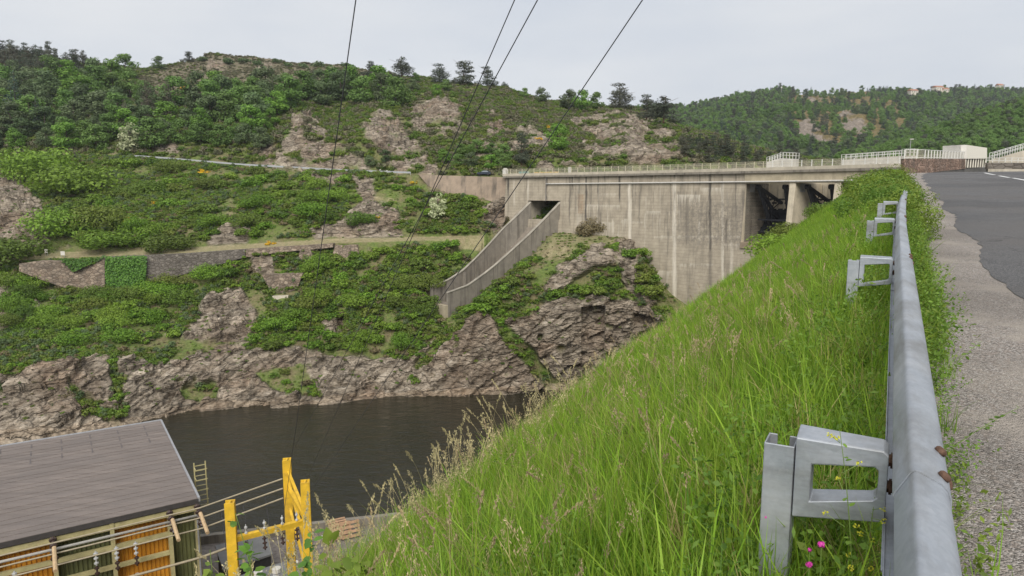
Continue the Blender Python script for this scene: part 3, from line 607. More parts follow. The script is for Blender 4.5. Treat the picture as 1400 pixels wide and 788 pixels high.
# ------------------------------------------------------------------ the chute below the outlet
chute = empty('spill_chute'); tagit(chute, 'grey concrete spill chute running down from the dam outlet', 'chute')
def ribbon(A, B, z0, z1, name, mat, th=None):
    m = MB(); n = len(A)
    for i in range(n-1):
        pass
    V = []; Fc = []
    for i in range(n): V += [(*A[i][:2], z0[i]), (*B[i][:2], z0[i]), (*B[i][:2], z1[i]), (*A[i][:2], z1[i])]
    for i in range(n-1):
        for k in range(4): Fc.append((4*i+k, 4*i+(k+1) % 4, 4*i+4+(k+1) % 4, 4*i+4+k))
    m.add(V, Fc+[(3, 2, 1, 0), (4*n-4, 4*n-3, 4*n-2, 4*n-1)])
    return m.build(name, mat, chute)
acr = (RT-LT); acr[:, 2] = 0; acr /= np.linalg.norm(acr, axis=1)[:, None]
ribbon(LT, LT+acr*.5, floorz-6, LT[:, 2], 'side_wall', M_CON); ribbon(RT-acr*.5, RT, floorz-6, RT[:, 2], 'side_wall', M_CON)
ribbon(LT+acr*.5, RT-acr*.5, floorz-5.9, floorz, 'chute_floor', concrete('chute_floor', (.235, .20, .16), streak=.5))
ribbon(LT-acr*.12, LT+acr*.62, LT[:, 2], LT[:, 2]+.18, 'wall_coping', M_COP); ribbon(RT-acr*.62, RT+acr*.12, RT[:, 2], RT[:, 2]+.18, 'wall_coping', M_COP)
for i in (17, 21):
    a = LT[i]+acr[i]*.5; MB().hexa([(*(a+d)[:2], z) for z, ds in ((floorz[i]-.1, 0), (LT[i][2]-.3, 0)) for d in (acr[i]*0, acr[i]*.7, acr[i]*.7+(.4, .4, 0), acr[i]*0+(.4, .4, 0))]).build('buttress', M_CON, chute)
a, b = LT[-1], RT[-1]; dn = (LT[-1]-LT[-3]); dn[2] = 0; dn /= np.linalg.norm(dn)
MB().hexa([(*q[:2], z) for z0, z1 in (((floorz[-1]-6.2), 0), (floorz[-1]-.15, 0)) for q, z in ((a-dn*.2, z0), (a+dn*.8, z0), (b+dn*.8, z0), (b-dn*.2, z0))]).build('end_block', M_PIER, chute)

# ------------------------------------------------------------------ the near bank, shoulder and road, in a frame along the guardrail
AZ = rad(28.6); DS = np.array([math.sin(AZ), math.cos(AZ)]); DT = np.array([math.cos(AZ), -math.sin(AZ)]); GRADE = .0425
def grade(s): s = np.asarray(s, float); return np.where(s < 70, GRADE*s, GRADE*70 + (s-70)*GRADE*np.clip(1-(s-70)/120, .35, 1))
def bend(s): s = np.asarray(s, float); return np.where(s > 9, .0011*(s-9)**2, 0)*np.where(s > 60, 0, 1) + np.where(s > 60, .0011*51**2, 0)
def st(s, t, z=0.0):                   # z above the road's grade
    return np.array([s*DS[0]+t*DT[0], s*DS[1]+t*DT[1], float(grade(s))+z])
def ground(s, t):
    s, t = np.broadcast_arrays(np.asarray(s, float), np.asarray(t, float)); w = -t
    z = grade(s)
    u1 = np.clip(w-.45, 0, 3.75); z = z - .60*u1 - .03*np.clip(u1, 0, 1)
    u2 = np.clip(w-4.2, 0, 2.2); z = z - .86*u2 - .06*u2*u2
    u3 = np.clip(w-6.4, 0, None); z = z - 1.08*u3
    terr = -47.0 + 0*z; flat = np.maximum(z, terr)
    P = np.stack([s*.5, t*.5, 0*s], -1); bump_ = fbm(P*.9, 3)*.16*np.clip((w-.3)/.6, 0, 1)*(flat > -46.9)
    return np.where(t > -.3, grade(s) + fbm(P*.8, 2)*.015, flat + bump_)
M_SOIL = plain('bank_soil', (.075, .075, .035), .95, 0, .5, 5, .6, dirt=(.10, .075, .045))
sv = np.concatenate([np.arange(-12, 30, .35), np.arange(30, 160, 1.5)]); tv = np.concatenate([np.arange(-62, -12, 1.2), np.arange(-12, .9, .22)])
SS, TT = np.meshgrid(sv, tv); V = np.stack([SS*DS[0]+TT*DT[0], SS*DS[1]+TT*DT[1], ground(SS, TT)], -1)
tagit(ob('bank_ground', np_mesh('bank_ground', V.reshape(-1, 3), grid_faces(*SS.shape)[:, ::-1], M_SOIL, True)), kind='structure')
def gravel_mat():
    t = NT('gravel_shoulder'); v = t.coord('Object'); e = t.vor(v, 95, 'F1'); k = t.node('ShaderNodeSeparateColor', {0: t.vor(v, 95, 'F1', 'Color')}).outputs[0]
    e2 = t.vor(v, 42, 'F1'); k2 = t.node('ShaderNodeSeparateColor', {0: t.vor(v, 42, 'F1', 'Color')}).outputs[1]; n = t.noise(v, 1.1, 6, .6)
    c = t.ramp(k, [(0, (.12, .105, .092)), (.4, (.275, .245, .218)), (.8, (.41, .37, .335)), (1, (.60, .56, .52))])
    c = t.mix(t.ramp(k2, [(.72, 0.0), (.8, 1.0)]), c, t.ramp(k, [(0, (.20, .165, .14)), (1, (.46, .40, .35))]))
    sand = t.ramp(n, [(.50, 0.0), (.66, .85)]); c = t.mix(sand, c, (.42, .37, .315)); c = t.mix(t.ramp(t.noise(v, .45, 4), [(.35, .45), (.6, 0.0)]), c, (.13, .115, .10))
    t.col(c); t.rough(.95); t.bump(t.math('ADD', t.ramp(e, [(0, 1.0), (.7, 0.0)]), t.math('MULTIPLY', t.ramp(e2, [(0, 1.0), (.8, 0.0)]), .8)), .9, .012); return t.m
def asphalt_mat():
    t = NT('asphalt'); v = t.coord('Object'); k = t.node('ShaderNodeSeparateColor', {0: t.vor(v, 120, 'F1', 'Color')}).outputs[0]; e = t.vor(v, 120, 'F1'); n = t.noise(v, .35, 6, .6)
    c = t.ramp(k, [(0, (.024, .024, .025)), (.6, (.078, .075, .074)), (1, (.24, .23, .22))]); crk = t.vor(t.node('ShaderNodeVectorMath', {0: v, 1: t.noise(v, 1.5, 4, .6, out='Color')}, operation='ADD').outputs[0], .22, 'DISTANCE_TO_EDGE'); c = t.mix(t.ramp(n, [(.42, 0.0), (.62, .55)]), c, (.125, .115, .108)); c = t.mix(t.ramp(crk, [(0, .6), (.006, 0.0)]), c, (.012, .012, .012)); c = t.mix(t.ramp(t.noise(v, .12, 3, .5), [(.5, 0.0), (.55, .35)]), c, (.04, .04, .041))
    t.col(c); t.rough(t.ramp(n, [(.3, .55), (.7, .8)])); t.bump(t.ramp(e, [(0, 1.0), (.7, 0.0)]), .7, .006); return t.m
def strip(name, s_list, edge_l, edge_r, mat, zoff, nt=8, kind='structure'):
    V = []; 
    for s in s_list:
        l, r = edge_l(s), edge_r(s)
        for q in np.linspace(0, 1, nt):
            t = l*(1-q)+r*q; p = st(s, t); p[2] = ground(s, max(t, -.25)) + zoff - (.02 if q in (0, 1) else 0) - .012*0; V.append(p)
    o = ob(name, np_mesh(name, np.array(V), grid_faces(len(s_list), nt), mat, True)); return tagit(o, kind=kind)
sl = np.concatenate([np.arange(-8, 40, .25), np.arange(40, 132, 1.0)])
def esw(s): return 1.22 + .011*s + .0*s + .10*math.sin(s*.9) + .09*float(perlin(np.array([s*1.7, 3.1, 0.]))) + .05*float(perlin(np.array([s*6.1, 8.1, 0.]))) + (0 if s < 60 else .0014*(s-60)**2)
strip('gravel_shoulder', sl, lambda s: .02, lambda s: esw(s)+.6, gravel_mat(), .008, 10)
strip('asphalt_road', sl, esw, lambda s: esw(s)+9 + max(0, s-25)*.42, asphalt_mat(), .035, 24)
M_PAINT = plain('road_paint', (.70, .70, .68), .7, 0, .12, 6, 0, dirt=(.25, .24, .23))
def marking(pts, w):
    V = []; P = [np.array(unz(X, Y, 0)) for X, Y in pts]
    out = []
    for X, Y in pts:                   # drop each point on the road surface
        d = ray(X, Y); k = 20.0
        for _ in range(60):
            p = np.array([d[0]*k, d[1]*k, EYE+d[2]*k]); s = p[0]*DS[0]+p[1]*DS[1]; k += (p[2]-float(grade(s))-.05)*6 if k < 160 else 0
        out.append(p)
    for i, p in enumerate(out):
        a = out[max(0, i-1)]; b = out[min(len(out)-1, i+1)]; d = (b-a)[:2]; d /= np.linalg.norm(d); nrm = np.array([-d[1], d[0]])
        for sg in (-1, 1): q = p[:2]+nrm*sg*w/2; V.append((q[0], q[1], float(grade(q[0]*DS[0]+q[1]*DS[1]))+.05))
    n = len(out); return ob('road_marking', np_mesh('road_marking', np.array(V), [(2*i, 2*i+1, 2*i+3, 2*i+2) for i in range(n-1)], M_PAINT))
MARKS = [([(1346, 236.5), (1353, 238), (1360, 239.2)], 'short bent tip of the white road marking'), ([(1366, 240.5), (1374, 242), (1380, 243)], 'second white road dash left of the frame edge'), ([(1385, 243.6), (1393, 245), (1404, 247)], 'white road dash cut by the right frame edge'), ([(1346, 235.6), (1360, 233), (1374, 230.5)], 'thin white line running away from the marking tip')]

# ------------------------------------------------------------------ guardrail
def galv_mat():
    t = NT('galvanised_steel'); v = t.coord('Object'); vl = t.coord('Object', (.6, .6, 3)); n = t.noise(v, 5, 10, .75); sp = t.vor(v, 60, 'F1', 'Color'); k = t.node('ShaderNodeSeparateColor', {0: sp}).outputs[0]; n2 = t.noise(vl, 2.2, 6, .7)
    c = t.ramp(n, [(.3, (.30, .325, .36)), (.55, (.365, .388, .42)), (.75, (.44, .458, .485))]); c = t.mix(.10, c, t.ramp(k, [(0, (.30, .33, .36)), (1, (.66, .68, .70))]))
    c = t.mix(t.ramp(n2, [(.45, 0.0), (.66, .75)]), c, (.21, .205, .19)); c = t.mix(t.ramp(t.noise(v, 1.3, 8, .75), [(.5, 0.0), (.7, .5)]), c, (.56, .57, .58)); t.col(c); t.p.inputs['Metallic'].default_value = .55
    t.rough(t.ramp(n, [(.3, .42), (.7, .62)])); t.bump(n, .12, .004); return t.m
M_GALV = galv_mat(); M_RUST = plain('rusty_bolt', (.13, .075, .05), .75, .3, .4, 60, .3)
RT0 = -.85+EYE                          # rail top above the road
prof = [(.060, -.085), (.063, -.074), (.094, -.014), (.099, -.006), (.105, -.002), (.113, -.003), (.168, -.028), (.183, -.044), (.190, -.066), (.191, -.092), (.182, -.114), (.140, -.140), (.128, -.155), (.128, -.170), (.140, -.185), (.182, -.209), (.191, -.235), (.186, -.265), (.160, -.292), (.110, -.310), (.048, -.316), (.046, -.308)]
guard = empty('guardrail', (0, 0, 0)); tagit(guard, 'galvanised steel guardrail with boxed brackets along the road shoulder', 'guardrail')
def beam(sA, sB, off):
    n = max(3, int((sB-sA)/.25)); V = []; th = .004
    ssq = np.linspace(sA, sB, n); pr = np.array(prof); m = len(pr)
    dp = np.gradient(pr, axis=0); nr_ = np.stack([-dp[:, 1], dp[:, 0]], -1); nr_ /= np.linalg.norm(nr_, axis=1)[:, None]
    for layer in (0, 1):
        for s in ssq:
            for (t, z), q in zip(pr, nr_): V.append(st(s, t+float(bend(s))-q[0]*(off-th*layer)*-1, RT0+z+q[1]*(off-th*layer)))
    f = grid_faces(n, m); Fc = [tuple(q) for q in f] + [tuple(q[::-1]+n*m) for q in f]
    for i in range(n-1):
        for j in (0, m-1): a = i*m+j; Fc.append((a, a+m, a+m+n*m, a+n*m))
    for i in (0, n-1):
        for j in range(m-1): a = i*m+j; Fc.append((a, a+1, a+1+n*m, a+n*m))
    me = np_mesh('rail_beam', np.array(V), Fc, M_GALV, True); me.set_sharp_from_angle(angle=rad(50)); return ob('rail_beam', me, guard)
cuts = [-3.0, 2.42, 7.25, 12.05, 16.85, 21.0]
for i in range(5): beam(cuts[i]-(0.30 if i else 0), cuts[i+1], .001 + (.0045 if i % 2 else 0))
for i, c in enumerate(cuts[1:5]):
    for t, z, s in ((.172, -.034, c-.05), (.172, -.034, c-.24), (.190, -.095, c-.145), (.186, -.22, c-.05), (.186, -.22, c-.24)):
        b = MB(); p = st(s, t+float(bend(s))+.006, RT0+z+.008); nrm = np.array([DT[0]*.62, DT[1]*.62, .78]) if z > -.05 else np.array([DT[0], DT[1], .1])
        b.tube([p-nrm*.004, p+nrm*.004, p+nrm*.010, p+nrm*.012], [.018, .018, .013, .004], 12); b.build('bolt', M_RUST, guard, smooth=True)
def cpost(s):
    m = MB(); b = float(bend(s)); z0 = float(ground(s, -.3))-float(grade(s))-.35; z1 = RT0-.118; th = .006
    w, d = .10, .115                    # open C: web towards the camera side, two flanges
    for (t0, t1, a0, a1) in ((-.335, -.335+w, -d/2, -d/2+th), (-.335, -.335+th, -d/2, d/2), (-.335+w-th, -.335+w, -d/2, d/2), (-.335, -.335+.03, d/2-th, d/2), (-.335+w-.03, -.335+w, d/2-th, d/2)):
        P = []
        for z in (z0, z1): P += [st(s+a0, t0+b, z), st(s+a0, t1+b, z), st(s+a1, t1+b, z), st(s+a1, t0+b, z)]
        for k in range(8): P[k][2] = float(grade(s))+(z0 if k < 4 else z1)
        m.hexa(P)
    return m.build('post', M_GALV, guard, bevel=.003)
def bracket(s):
    """a pressed steel frame with a window, between post and beam"""
    b = float(bend(s)); m = MB(); V = []
    outer = [(-.232, -.080), (.030, -.086), (.046, -.100), (.046, -.315), (.030, -.330), (-.232, -.365)]
    inner = [(-.180, -.168), (.008, -.146), (.020, -.158), (.020, -.245), (.008, -.258), (-.180, -.298)]; n = 6
    if s > 3: inner = [(t, z*.80-.02 if z > -.2 else z*1.02-.03) for t, z in inner]; inner[0] = (-.190, inner[0][1]); inner[5] = (-.190, inner[5][1])
    back_o = [(t, z+(.012 if z > -.2 else -.004)) for t, z in outer]
    for lst, ds in ((outer, -.062), (inner, -.062), (back_o, .055), (inner, .055)):
        for t, z in lst: p = st(s+ds*(1 if t < -.1 else .8), t+b); p[2] = float(grade(s))+RT0+z; V.append(p)
    Fc = []
    for i in range(n):
        j = (i+1) % n; Fc += [(i, j, n+j, n+i), (2*n+i, 3*n+i, 3*n+j, 2*n+j), (i, 2*n+i, 2*n+j, j), (n+i, n+j, 3*n+j, 3*n+i)]
    m.add(V, Fc); o = m.build('bracket', M_GALV, guard, bevel=.005)
    for z in (-.13, -.22):
        q = MB(); p = st(s, .052+b); p[2] = float(grade(s))+RT0+z; dv = np.array([DT[0], DT[1], 0]); q.tube([p-dv*.012, p+dv*.03], .02, 6).tube([p+dv*.0, p+dv*.008], .026, 10); q.build('bolt', M_RUST, o)
    for z in (-.17, -.30):
        q = MB(); p = st(s, -.222+b); p[2] = float(grade(s))+RT0+z; dv = np.array([DT[0], DT[1], 0]); q.tube([p-dv*.0, p+dv*.012], .016, 6); q.build('bolt', M_GALV, o)
for s in (2.50, 7.4, 12.2, 16.9): cpost(s); bracket(s)

# ------------------------------------------------------------------ right end of the dam: wall, clad box, ramps
wall_strip('stone_parapet', [(1236, 217.2, 74), (1262, 217.0, 80), (1290, 217.2, 90), (1320, 217.6, 101)], [(1236, 240, 73.8), (1262, 237.5, 79.8), (1290, 234, 89.8), (1320, 231, 100.8)], .6, M_STONEB, 'reddish brown stone parapet wall beside the far road bend', 'wall')
rl = empty('parapet_railing'); tagit(rl, 'pale panelled railing on top of the brown stone wall', 'railing')
A = [un(1205, 219, 100), un(1236, 217.2, 80), un(1262, 217.0, 81), un(1290, 217.2, 91), un(1318, 217.4, 101)]; A = np.array(A); kk = np.concatenate([[0], np.cumsum(np.linalg.norm(np.diff(A[1:], axis=0), axis=1))])
for s in np.arange(0, kk[-1], 1.9):
    p = np.array([np.interp(s, kk, A[1:, i]) for i in range(3)]); MB().box((0, 0, .5), (.09, .09, 1.0)).build('post', M_RW, rl, p)
for i in range(1, 4): MB().bar(A[i]+(0, 0, 1.0), A[i+1]+(0, 0, 1.0), .06).bar(A[i]+(0, 0, .1), A[i+1]+(0, 0, .1), .06).build('rail', M_RW, rl); MB().add([A[i]+(0, 0, .12), A[i+1]+(0, 0, .12), A[i+1]+(0, 0, .95), A[i]+(0, 0, .95)], [(0, 1, 2, 3)]).build('panel', M_WIRE, rl)
bx = empty('clad_shelter'); tagit(bx, 'cream slatted box shelter standing on ribbed legs at the road bend', 'shelter')
def clad_mat():
    t = NT('cream_cladding'); t.col((.70, .66, .56)); w_ = t.node('ShaderNodeTexWave', {'Vector': t.coord('Object'), 'Scale': 3.0}, bands_direction='Z').outputs[0]; t.bump(w_, .4, .03); t.rough(.55); return t.m
M_CLAD = clad_mat()
def quad3(X0, Y0, X1, Y1, X2, Y2, X3, Y3, D0, D1): return [un(X0, Y0, D0), un(X1, Y1, D1), un(X2, Y2, D1), un(X3, Y3, D0)]
b0, b1 = un(1321.5, 217.2, 101), un(1349.5, 217.0, 107); t0, t1 = un(1321.5, 198.3, 101), un(1349.5, 202.3, 107); bk = np.array([-.45, .9, 0])*2.6
m = MB(); m.hexa([b0, b1, b1+bk, b0+bk, t0, t1, t1+bk, t0+bk]); body_ = m.build('body', M_CLAD, bx)
m = MB(); m.hexa([b0+(-.75, .1, 0), b0, b0+bk, b0+bk+(-.75, .1, 0), t0+(-.75, .1, 0), t0, t0+bk, t0+bk+(-.75, .1, 0)]); m.build('window_frame', M_CONW, bx)
m = MB(); m.hexa([b0+(-.79, .25, .5), b0+(-.12, .1, .5), b0+(-.12, .05, .6), b0+(-.79, .2, .6), t0+(-.79, .25, -.3), t0+(-.12, .1, -.3), t0+(-.12, .05, -.4), t0+(-.79, .2, -.4)]); m.build('window', plain('dark_glass', (.10, .12, .10), .15), bx)
for q in np.linspace(0.01, .98, 9):
    p = b0*(1-q)+b1*q; MB().box((p[0], p[1]+.25, p[2]-.62), (.14, .3, 1.3), -.4).build('leg', M_CLAD, bx)
MB().hexa([b0+(.05, .7, -1.3), b1+(0, .7, -1.3), b1+bk+(0, 0, -1.3), b0+bk+(0.05, 0, -1.3), b0+(.05, .7, -.02), b1+(0, .7, -.02), b1+bk+(0, 0, -.02), b0+bk+(.05, 0, -.02)]).build('base_wall', M_CON, bx)
def ramp_stair(name, label, a, b, width, base, mat, rail_h=1.0, ang=.8, n=6):
    """a sloping slab with handrails; a, b: foot and head of the slope"""
    e = empty(name); tagit(e, label, 'ramp'); a, b = np.array(a), np.array(b); w = np.array([math.sin(ang), math.cos(ang), 0])*width
    MB().hexa([(a[0], a[1], base), (b[0], b[1], base), (*(b+w)[:2], base), (*(a+w)[:2], base), a, b, b+w, a+w]).build('ramp_wall', mat, e)
    for off in (w*.03, w*.97):
        for q in np.linspace(0, 1, n): p = a*(1-q)+b*q+off; MB().box((0, 0, rail_h/2), (.07, .07, rail_h)).build('post', M_RW, e, p)
        for h in (rail_h, rail_h*.55): MB().bar(a+off+(0, 0, h), b+off+(0, 0, h), .06).build('handrail', M_RW, e)
    return e
ramp_stair('access_ramp', 'pale access ramp with handrails behind the dam crest above the spillway bays', un(1048, 222, 146), un(1066, 216.5, 144), 1.5, CREST, M_CONW)
ramp_stair('access_platform', 'short level platform with handrails at the head of the pale ramp', un(1066.3, 216.5, 144), un(1088, 217.5, 141), 1.5, CREST, M_CONW, 1.2)
ramp_stair('footbridge_ramp', 'long white ramp rising behind the bush at the right end of the dam', un(1150, 219, 134), un(1232, 213.5, 125), 2.0, CREST, M_CONW, 1.0, n=12)
ramp_stair('footbridge_landing', 'white landing with railing beside the lamp post', un(1232.5, 213.5, 124.8), un(1250, 213, 122), 2.0, CREST, M_CONW, 1.2, n=4)
ramp_stair('roadside_stair', 'grey sloped stair with double handrails rising at the right frame edge', un(1352, 219.5, 108), un(1408, 203.5, 112), 1.8, 4.2, M_CONL, 1.1, n=9)
wall_strip('roadside_wall', [(1350, 222.5, 104), (1420, 223, 100)], [(1350, 231, 103.6), (1420, 231.5, 99.6)], .5, M_STONEG, 'low grey wall below the stair at the right frame edge', 'wall')
e = empty('roadside_railing'); tagit(e, 'level pale railing on the low grey wall at the right edge', 'railing')
A0, A1 = un(1350, 222.5, 104), un(1420, 223, 100)
for q in np.linspace(0, 1, 9): MB().box((0, 0, .35), (.08, .08, .7)).build('post', M_RW, e, A0*(1-q)+A1*q+(0, .25, 0))
for h in (.35, .7): MB().bar(A0+(0, .25, h), A1+(0, .25, h), .07).build('rail', M_RW, e)
p = un(1243.5, 214, 123); e = empty('lamp_post', p); tagit(e, 'thin grey lamp post on the white landing', 'lamp post')
MB().tube([(0, 0, -.5), (0, 0, 2.9)], [.06, .04], 6).build('pole', plain('grey_paint', (.33, .33, .32), .5), e); MB().box((.15, 0, 2.95), (.6, .2, .12)).build('lamp_head', M_CONW, e)
for pts, lab in MARKS: tagit(marking(pts, .22), lab, 'road marking')
m = MB(); p = un(1192, 228, 124); m.box(p+(0, 0, .35), (.7, .5, .7), .5).box(p+(.8, -.8, .3), (.5, .5, .55), .3); tagit(m.build('concrete_blocks', M_CONW, bevel=.06), 'two small white and dark blocks on the crest slab by the bush', 'block')
# the grounds of the crest road behind the wall
m = MB(); m.prism([un(1205, 229, 121), un(1236, 240, 74.5), un(1320, 230.5, 101.5), un(1420, 228.5, 130), un(1420, 226, 190), un(1200, 226, 190)], (0, 0, -3)); tagit(m.build('crest_road', plain('crest_road', (.12, .115, .105), .9, 0, .2, .6)), kind='structure')

# ------------------------------------------------------------------ powerhouse
ROOF = -22.5
PR = unz(268, 682, ROOF); PL = unz(0, 742, ROOF); ev = (PL-PR)[:2]; ev /= np.linalg.norm(ev); nv = np.array([-ev[1], ev[0]]); nv = nv if nv @ (-PR[:2]) > 0 else -nv
def ph(u, v, z): q = PR[:2]+ev*u-nv*v; return np.array([q[0], q[1], ROOF+z])         # u left along the wall, v into the building, z from the roof
LEN, DEP = 34.0, 22.6
pw = empty('powerhouse'); tagit(pw, 'powerhouse with flat grey-brown roof and orange and green corrugated walls', 'building')
def roof_mat():
    t = NT('roof_felt'); v = t.coord('Object'); an = math.atan2(ev[1], ev[0]); v2 = t.coord('Object', (.18, 3.2, 1), (0, 0, -an)); n = t.noise(v2, 1.1, 6, .65); n2 = t.noise(v, .3, 5, .6); f = t.noise(v, 9, 4, .6)
    c = t.ramp(n, [(.3, (.15, .125, .11)), (.7, (.235, .198, .175))]); c = t.mix(t.ramp(n2, [(.4, 0.0), (.65, .5)]), c, (.15, .13, .12)); c = t.mix(t.ramp(f, [(.35, .25), (.55, 0.0)]), c, (.10, .085, .08)); c = t.mix(1.0, c, t.ramp(t.node('ShaderNodeObjectInfo').outputs['Random'], [(0, .91), (1, 1.05)]), 'MULTIPLY'); t.col(c); t.rough(.8); t.bump(n, .4, .03); return t.m
M_ROOF = roof_mat(); M_TRIM = plain('zinc_trim', (.36, .36, .37), .5, .4)
def roof_box(u0, u1, v0, v1, z0, z1, name, mat, bevel=0):
    m = MB(); m.hexa([ph(u0, v0, z0), ph(u1, v0, z0), ph(u1, v1, z0), ph(u0, v1, z0), ph(u0, v0, z1), ph(u1, v0, z1), ph(u1, v1, z1), ph(u0, v1, z1)]); return m.build(name, mat, pw, bevel=bevel)
roof_box(-.2, LEN, .0, DEP, -.45, -.06, 'roof_deck', plain('roof_edge', (.05, .045, .042), .8))
nsh = 30; vs_ = np.linspace(.03, DEP-.25, nsh+1)
for i in range(nsh): roof_box(-.12, LEN, vs_[i], vs_[i+1]+.03, -.05+.02*((i*7) % 3), -.012+.03*((i*7) % 3), 'roof_sheet', M_ROOF)
roof_box(-.25, LEN, DEP-.22, DEP+.1, -.3, .10, 'roof_trim', M_TRIM); roof_box(-.3, -.13, 0, DEP, -.3, .06, 'roof_trim', M_TRIM)
for i, u in enumerate(np.arange(1.5, LEN, 2.4)): roof_box(u, u+.10, DEP-7.5, DEP-.3, -.04, .035, 'roof_seam', plain('roof_seam', (.12, .105, .10), .8))
def corr(u0, u1, z0, z1, name, mat):
    xs = []; u = u0; p_ = .30
    while u < u1-1e-6:
        for q, d in ((0, 0), (.3, 0), (.45, .09), (.85, .09)): 
            if u+q*p_ <= u1: xs.append((u+q*p_, d))
        u += p_
    xs.append((u1, 0)); n = len(xs); V = [ph(u, .9-d, z0) for u, d in xs]+[ph(u, .9-d, z1) for u, d in xs]
    return ob(name, np_mesh(name, np.array(V), [(i, i+1, n+i+1, n+i) for i in range(n-1)], mat), pw)
M_OR = plain('orange_cladding', (.56, .25, .025), .55, 0, .2, .7, 0, dirt=(.40, .15, .012)); M_GRN = plain('green_cladding', (.13, .135, .055), .55, 0, .25, .7, 0, dirt=(.07, .085, .035))
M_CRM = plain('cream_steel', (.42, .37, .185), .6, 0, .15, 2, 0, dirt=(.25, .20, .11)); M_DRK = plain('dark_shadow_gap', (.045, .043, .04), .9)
def colu(X): q = np.linspace(0, LEN, 3000); return float(q[np.argmin([abs(proj(ph(u, 0.3, -1.0))[0]-X) for u in q])])
cols_ = [colu(271), colu(231), colu(153), colu(73)]; w_ = cols_[3]-cols_[2]; cols_ += [cols_[3]+w_*(k+1) for k in range(3)]; cols_ = [c for c in cols_ if c < LEN]
for i in range(len(cols_)-1):
    corr(cols_[i]+.12, cols_[i+1]-.12, -17, -.45, 'wall_panel', (M_GRN, M_OR)[i % 2])
for i, u in enumerate(cols_): roof_box(u-.14, u+.14, .05, .6, -17, -.25, 'column', M_CRM)
for i in range(len(cols_)-1):
    roof_box(cols_[i]+.145, cols_[i+1]-.145, .12, .5, -1.05, -.55, 'top_beam', M_CRM)
    if i: roof_box(cols_[i]+.145, cols_[i+1]-.145, .1, .38, -2.6, -2.3, 'beam', M_CRM); roof_box(cols_[i]+.145, cols_[i+1]-.145, .1, .38, -4.15, -3.85, 'beam', M_CRM)
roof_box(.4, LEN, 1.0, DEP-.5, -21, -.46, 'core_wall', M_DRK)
for k, (v0, v1) in enumerate(zip(np.linspace(.9, DEP-.6, 6)[:-1], np.linspace(.9, DEP-.6, 6)[1:])): roof_box(.30, .41, v0+.06, v1-.06, -20, -.46, 'side_panel', (M_GRN, M_OR)[k % 2])
MB().tube([ph(-.0, -.15, -1.35), ph(LEN, -.15, -1.35)], .11, 8).build('gutter_pipe', plain('grey_pipe', (.5, .5, .5)), pw, smooth=True)
M_INS = plain('brown_porcelain', (.055, .035, .03), .25); M_INSW = plain('grey_porcelain', (.48, .48, .47), .3); M_WOOD = plain('tan_wood', (.46, .33, .19), .75, 0, .2, 4)
def insulator(P0, P1, n, r, mat, name, parent):
    m = MB(); P0, P1 = np.array(P0), np.array(P1); pts = []; rs = []
    for i in range(n):
        for q, rr in ((0, .35), (.25, .4), (.35, 1), (.6, .95), (.7, .4)): pts.append(P0+(P1-P0)*(i+q)/n); rs.append(r*rr)
    pts.append(P1); rs.append(r*.3); m.tube(pts, rs, 8); return m.build(name, mat, parent, smooth=False)
for i, u in enumerate(cols_[:5]):
    if i in (0, 1, 3):
        a = ph(u+.1, -.1, -.9); b = ph(u-.1, -4.2, -1.2)
        MB().tube([ph(u, -.1, -.6)+(b-a)*.30, a+(b-a)*.95], .14, 8).build('bracket_arm', M_WOOD, pw)
        insulator(ph(u, -.05, -.45), ph(u-.05, -1.7, -1.6), 4, .26, M_INS, 'insulator_string', pw)
for X, Y in ((130, 748), (158, 745), (184, 738), (20, 775)):
    u = colu(X-2); insulator(ph(u, -.5, -2.1), ph(u, -.55, -3.2), 3, .16, M_INSW, 'insulator_string', pw); insulator(ph(u, -.55, -3.2), ph(u, -.6, -4.0), 2, .18, M_INS, 'insulator_string', pw)
    cq = []
    for k in range(36): cq.append(ph(u+.13*math.cos(k*1.15), -.6+.13*math.sin(k*1.15), -4.6-.045*k))
    MB().tube(cq, .035, 5).build('coiled_lead', M_INSW, pw)
MB().tube([ph(0, -.05, -1.2), ph(0, -.05, -12)], .07, 6).build('down_pipe', M_TRIM, pw)
# ladder cage at the river end of the roof
e = empty('access_ladder'); tagit(e, 'small yellow caged ladder behind the right corner of the powerhouse roof', 'ladder')
for q in (0, .9): MB().bar(ph(-.7-q, 5.0, -3.0), ph(-.7-q, 5.0, 1.1), .08).build('rail', M_CRM, e)
for k in range(9): MB().bar(ph(-.7, 5.0, -2.8+.45*k), ph(-1.6, 5.0, -2.8+.45*k), .05).build('rung', M_CRM, e)
for k in range(4): MB().bar(ph(-.7, 5.0, -2.0+.9*k), ph(-.7, 4.2, -2.0+.9*k), .05).bar(ph(-.7, 4.2, -2.0+.9*k), ph(-1.6, 4.2, -2.0+.9*k), .05).build('cage_hoop', M_CRM, e)
MB().bar(ph(-.32, 5.0, -2.6), ph(-.75, 5.0, -2.6), .08).build('bracket', M_CRM, e)
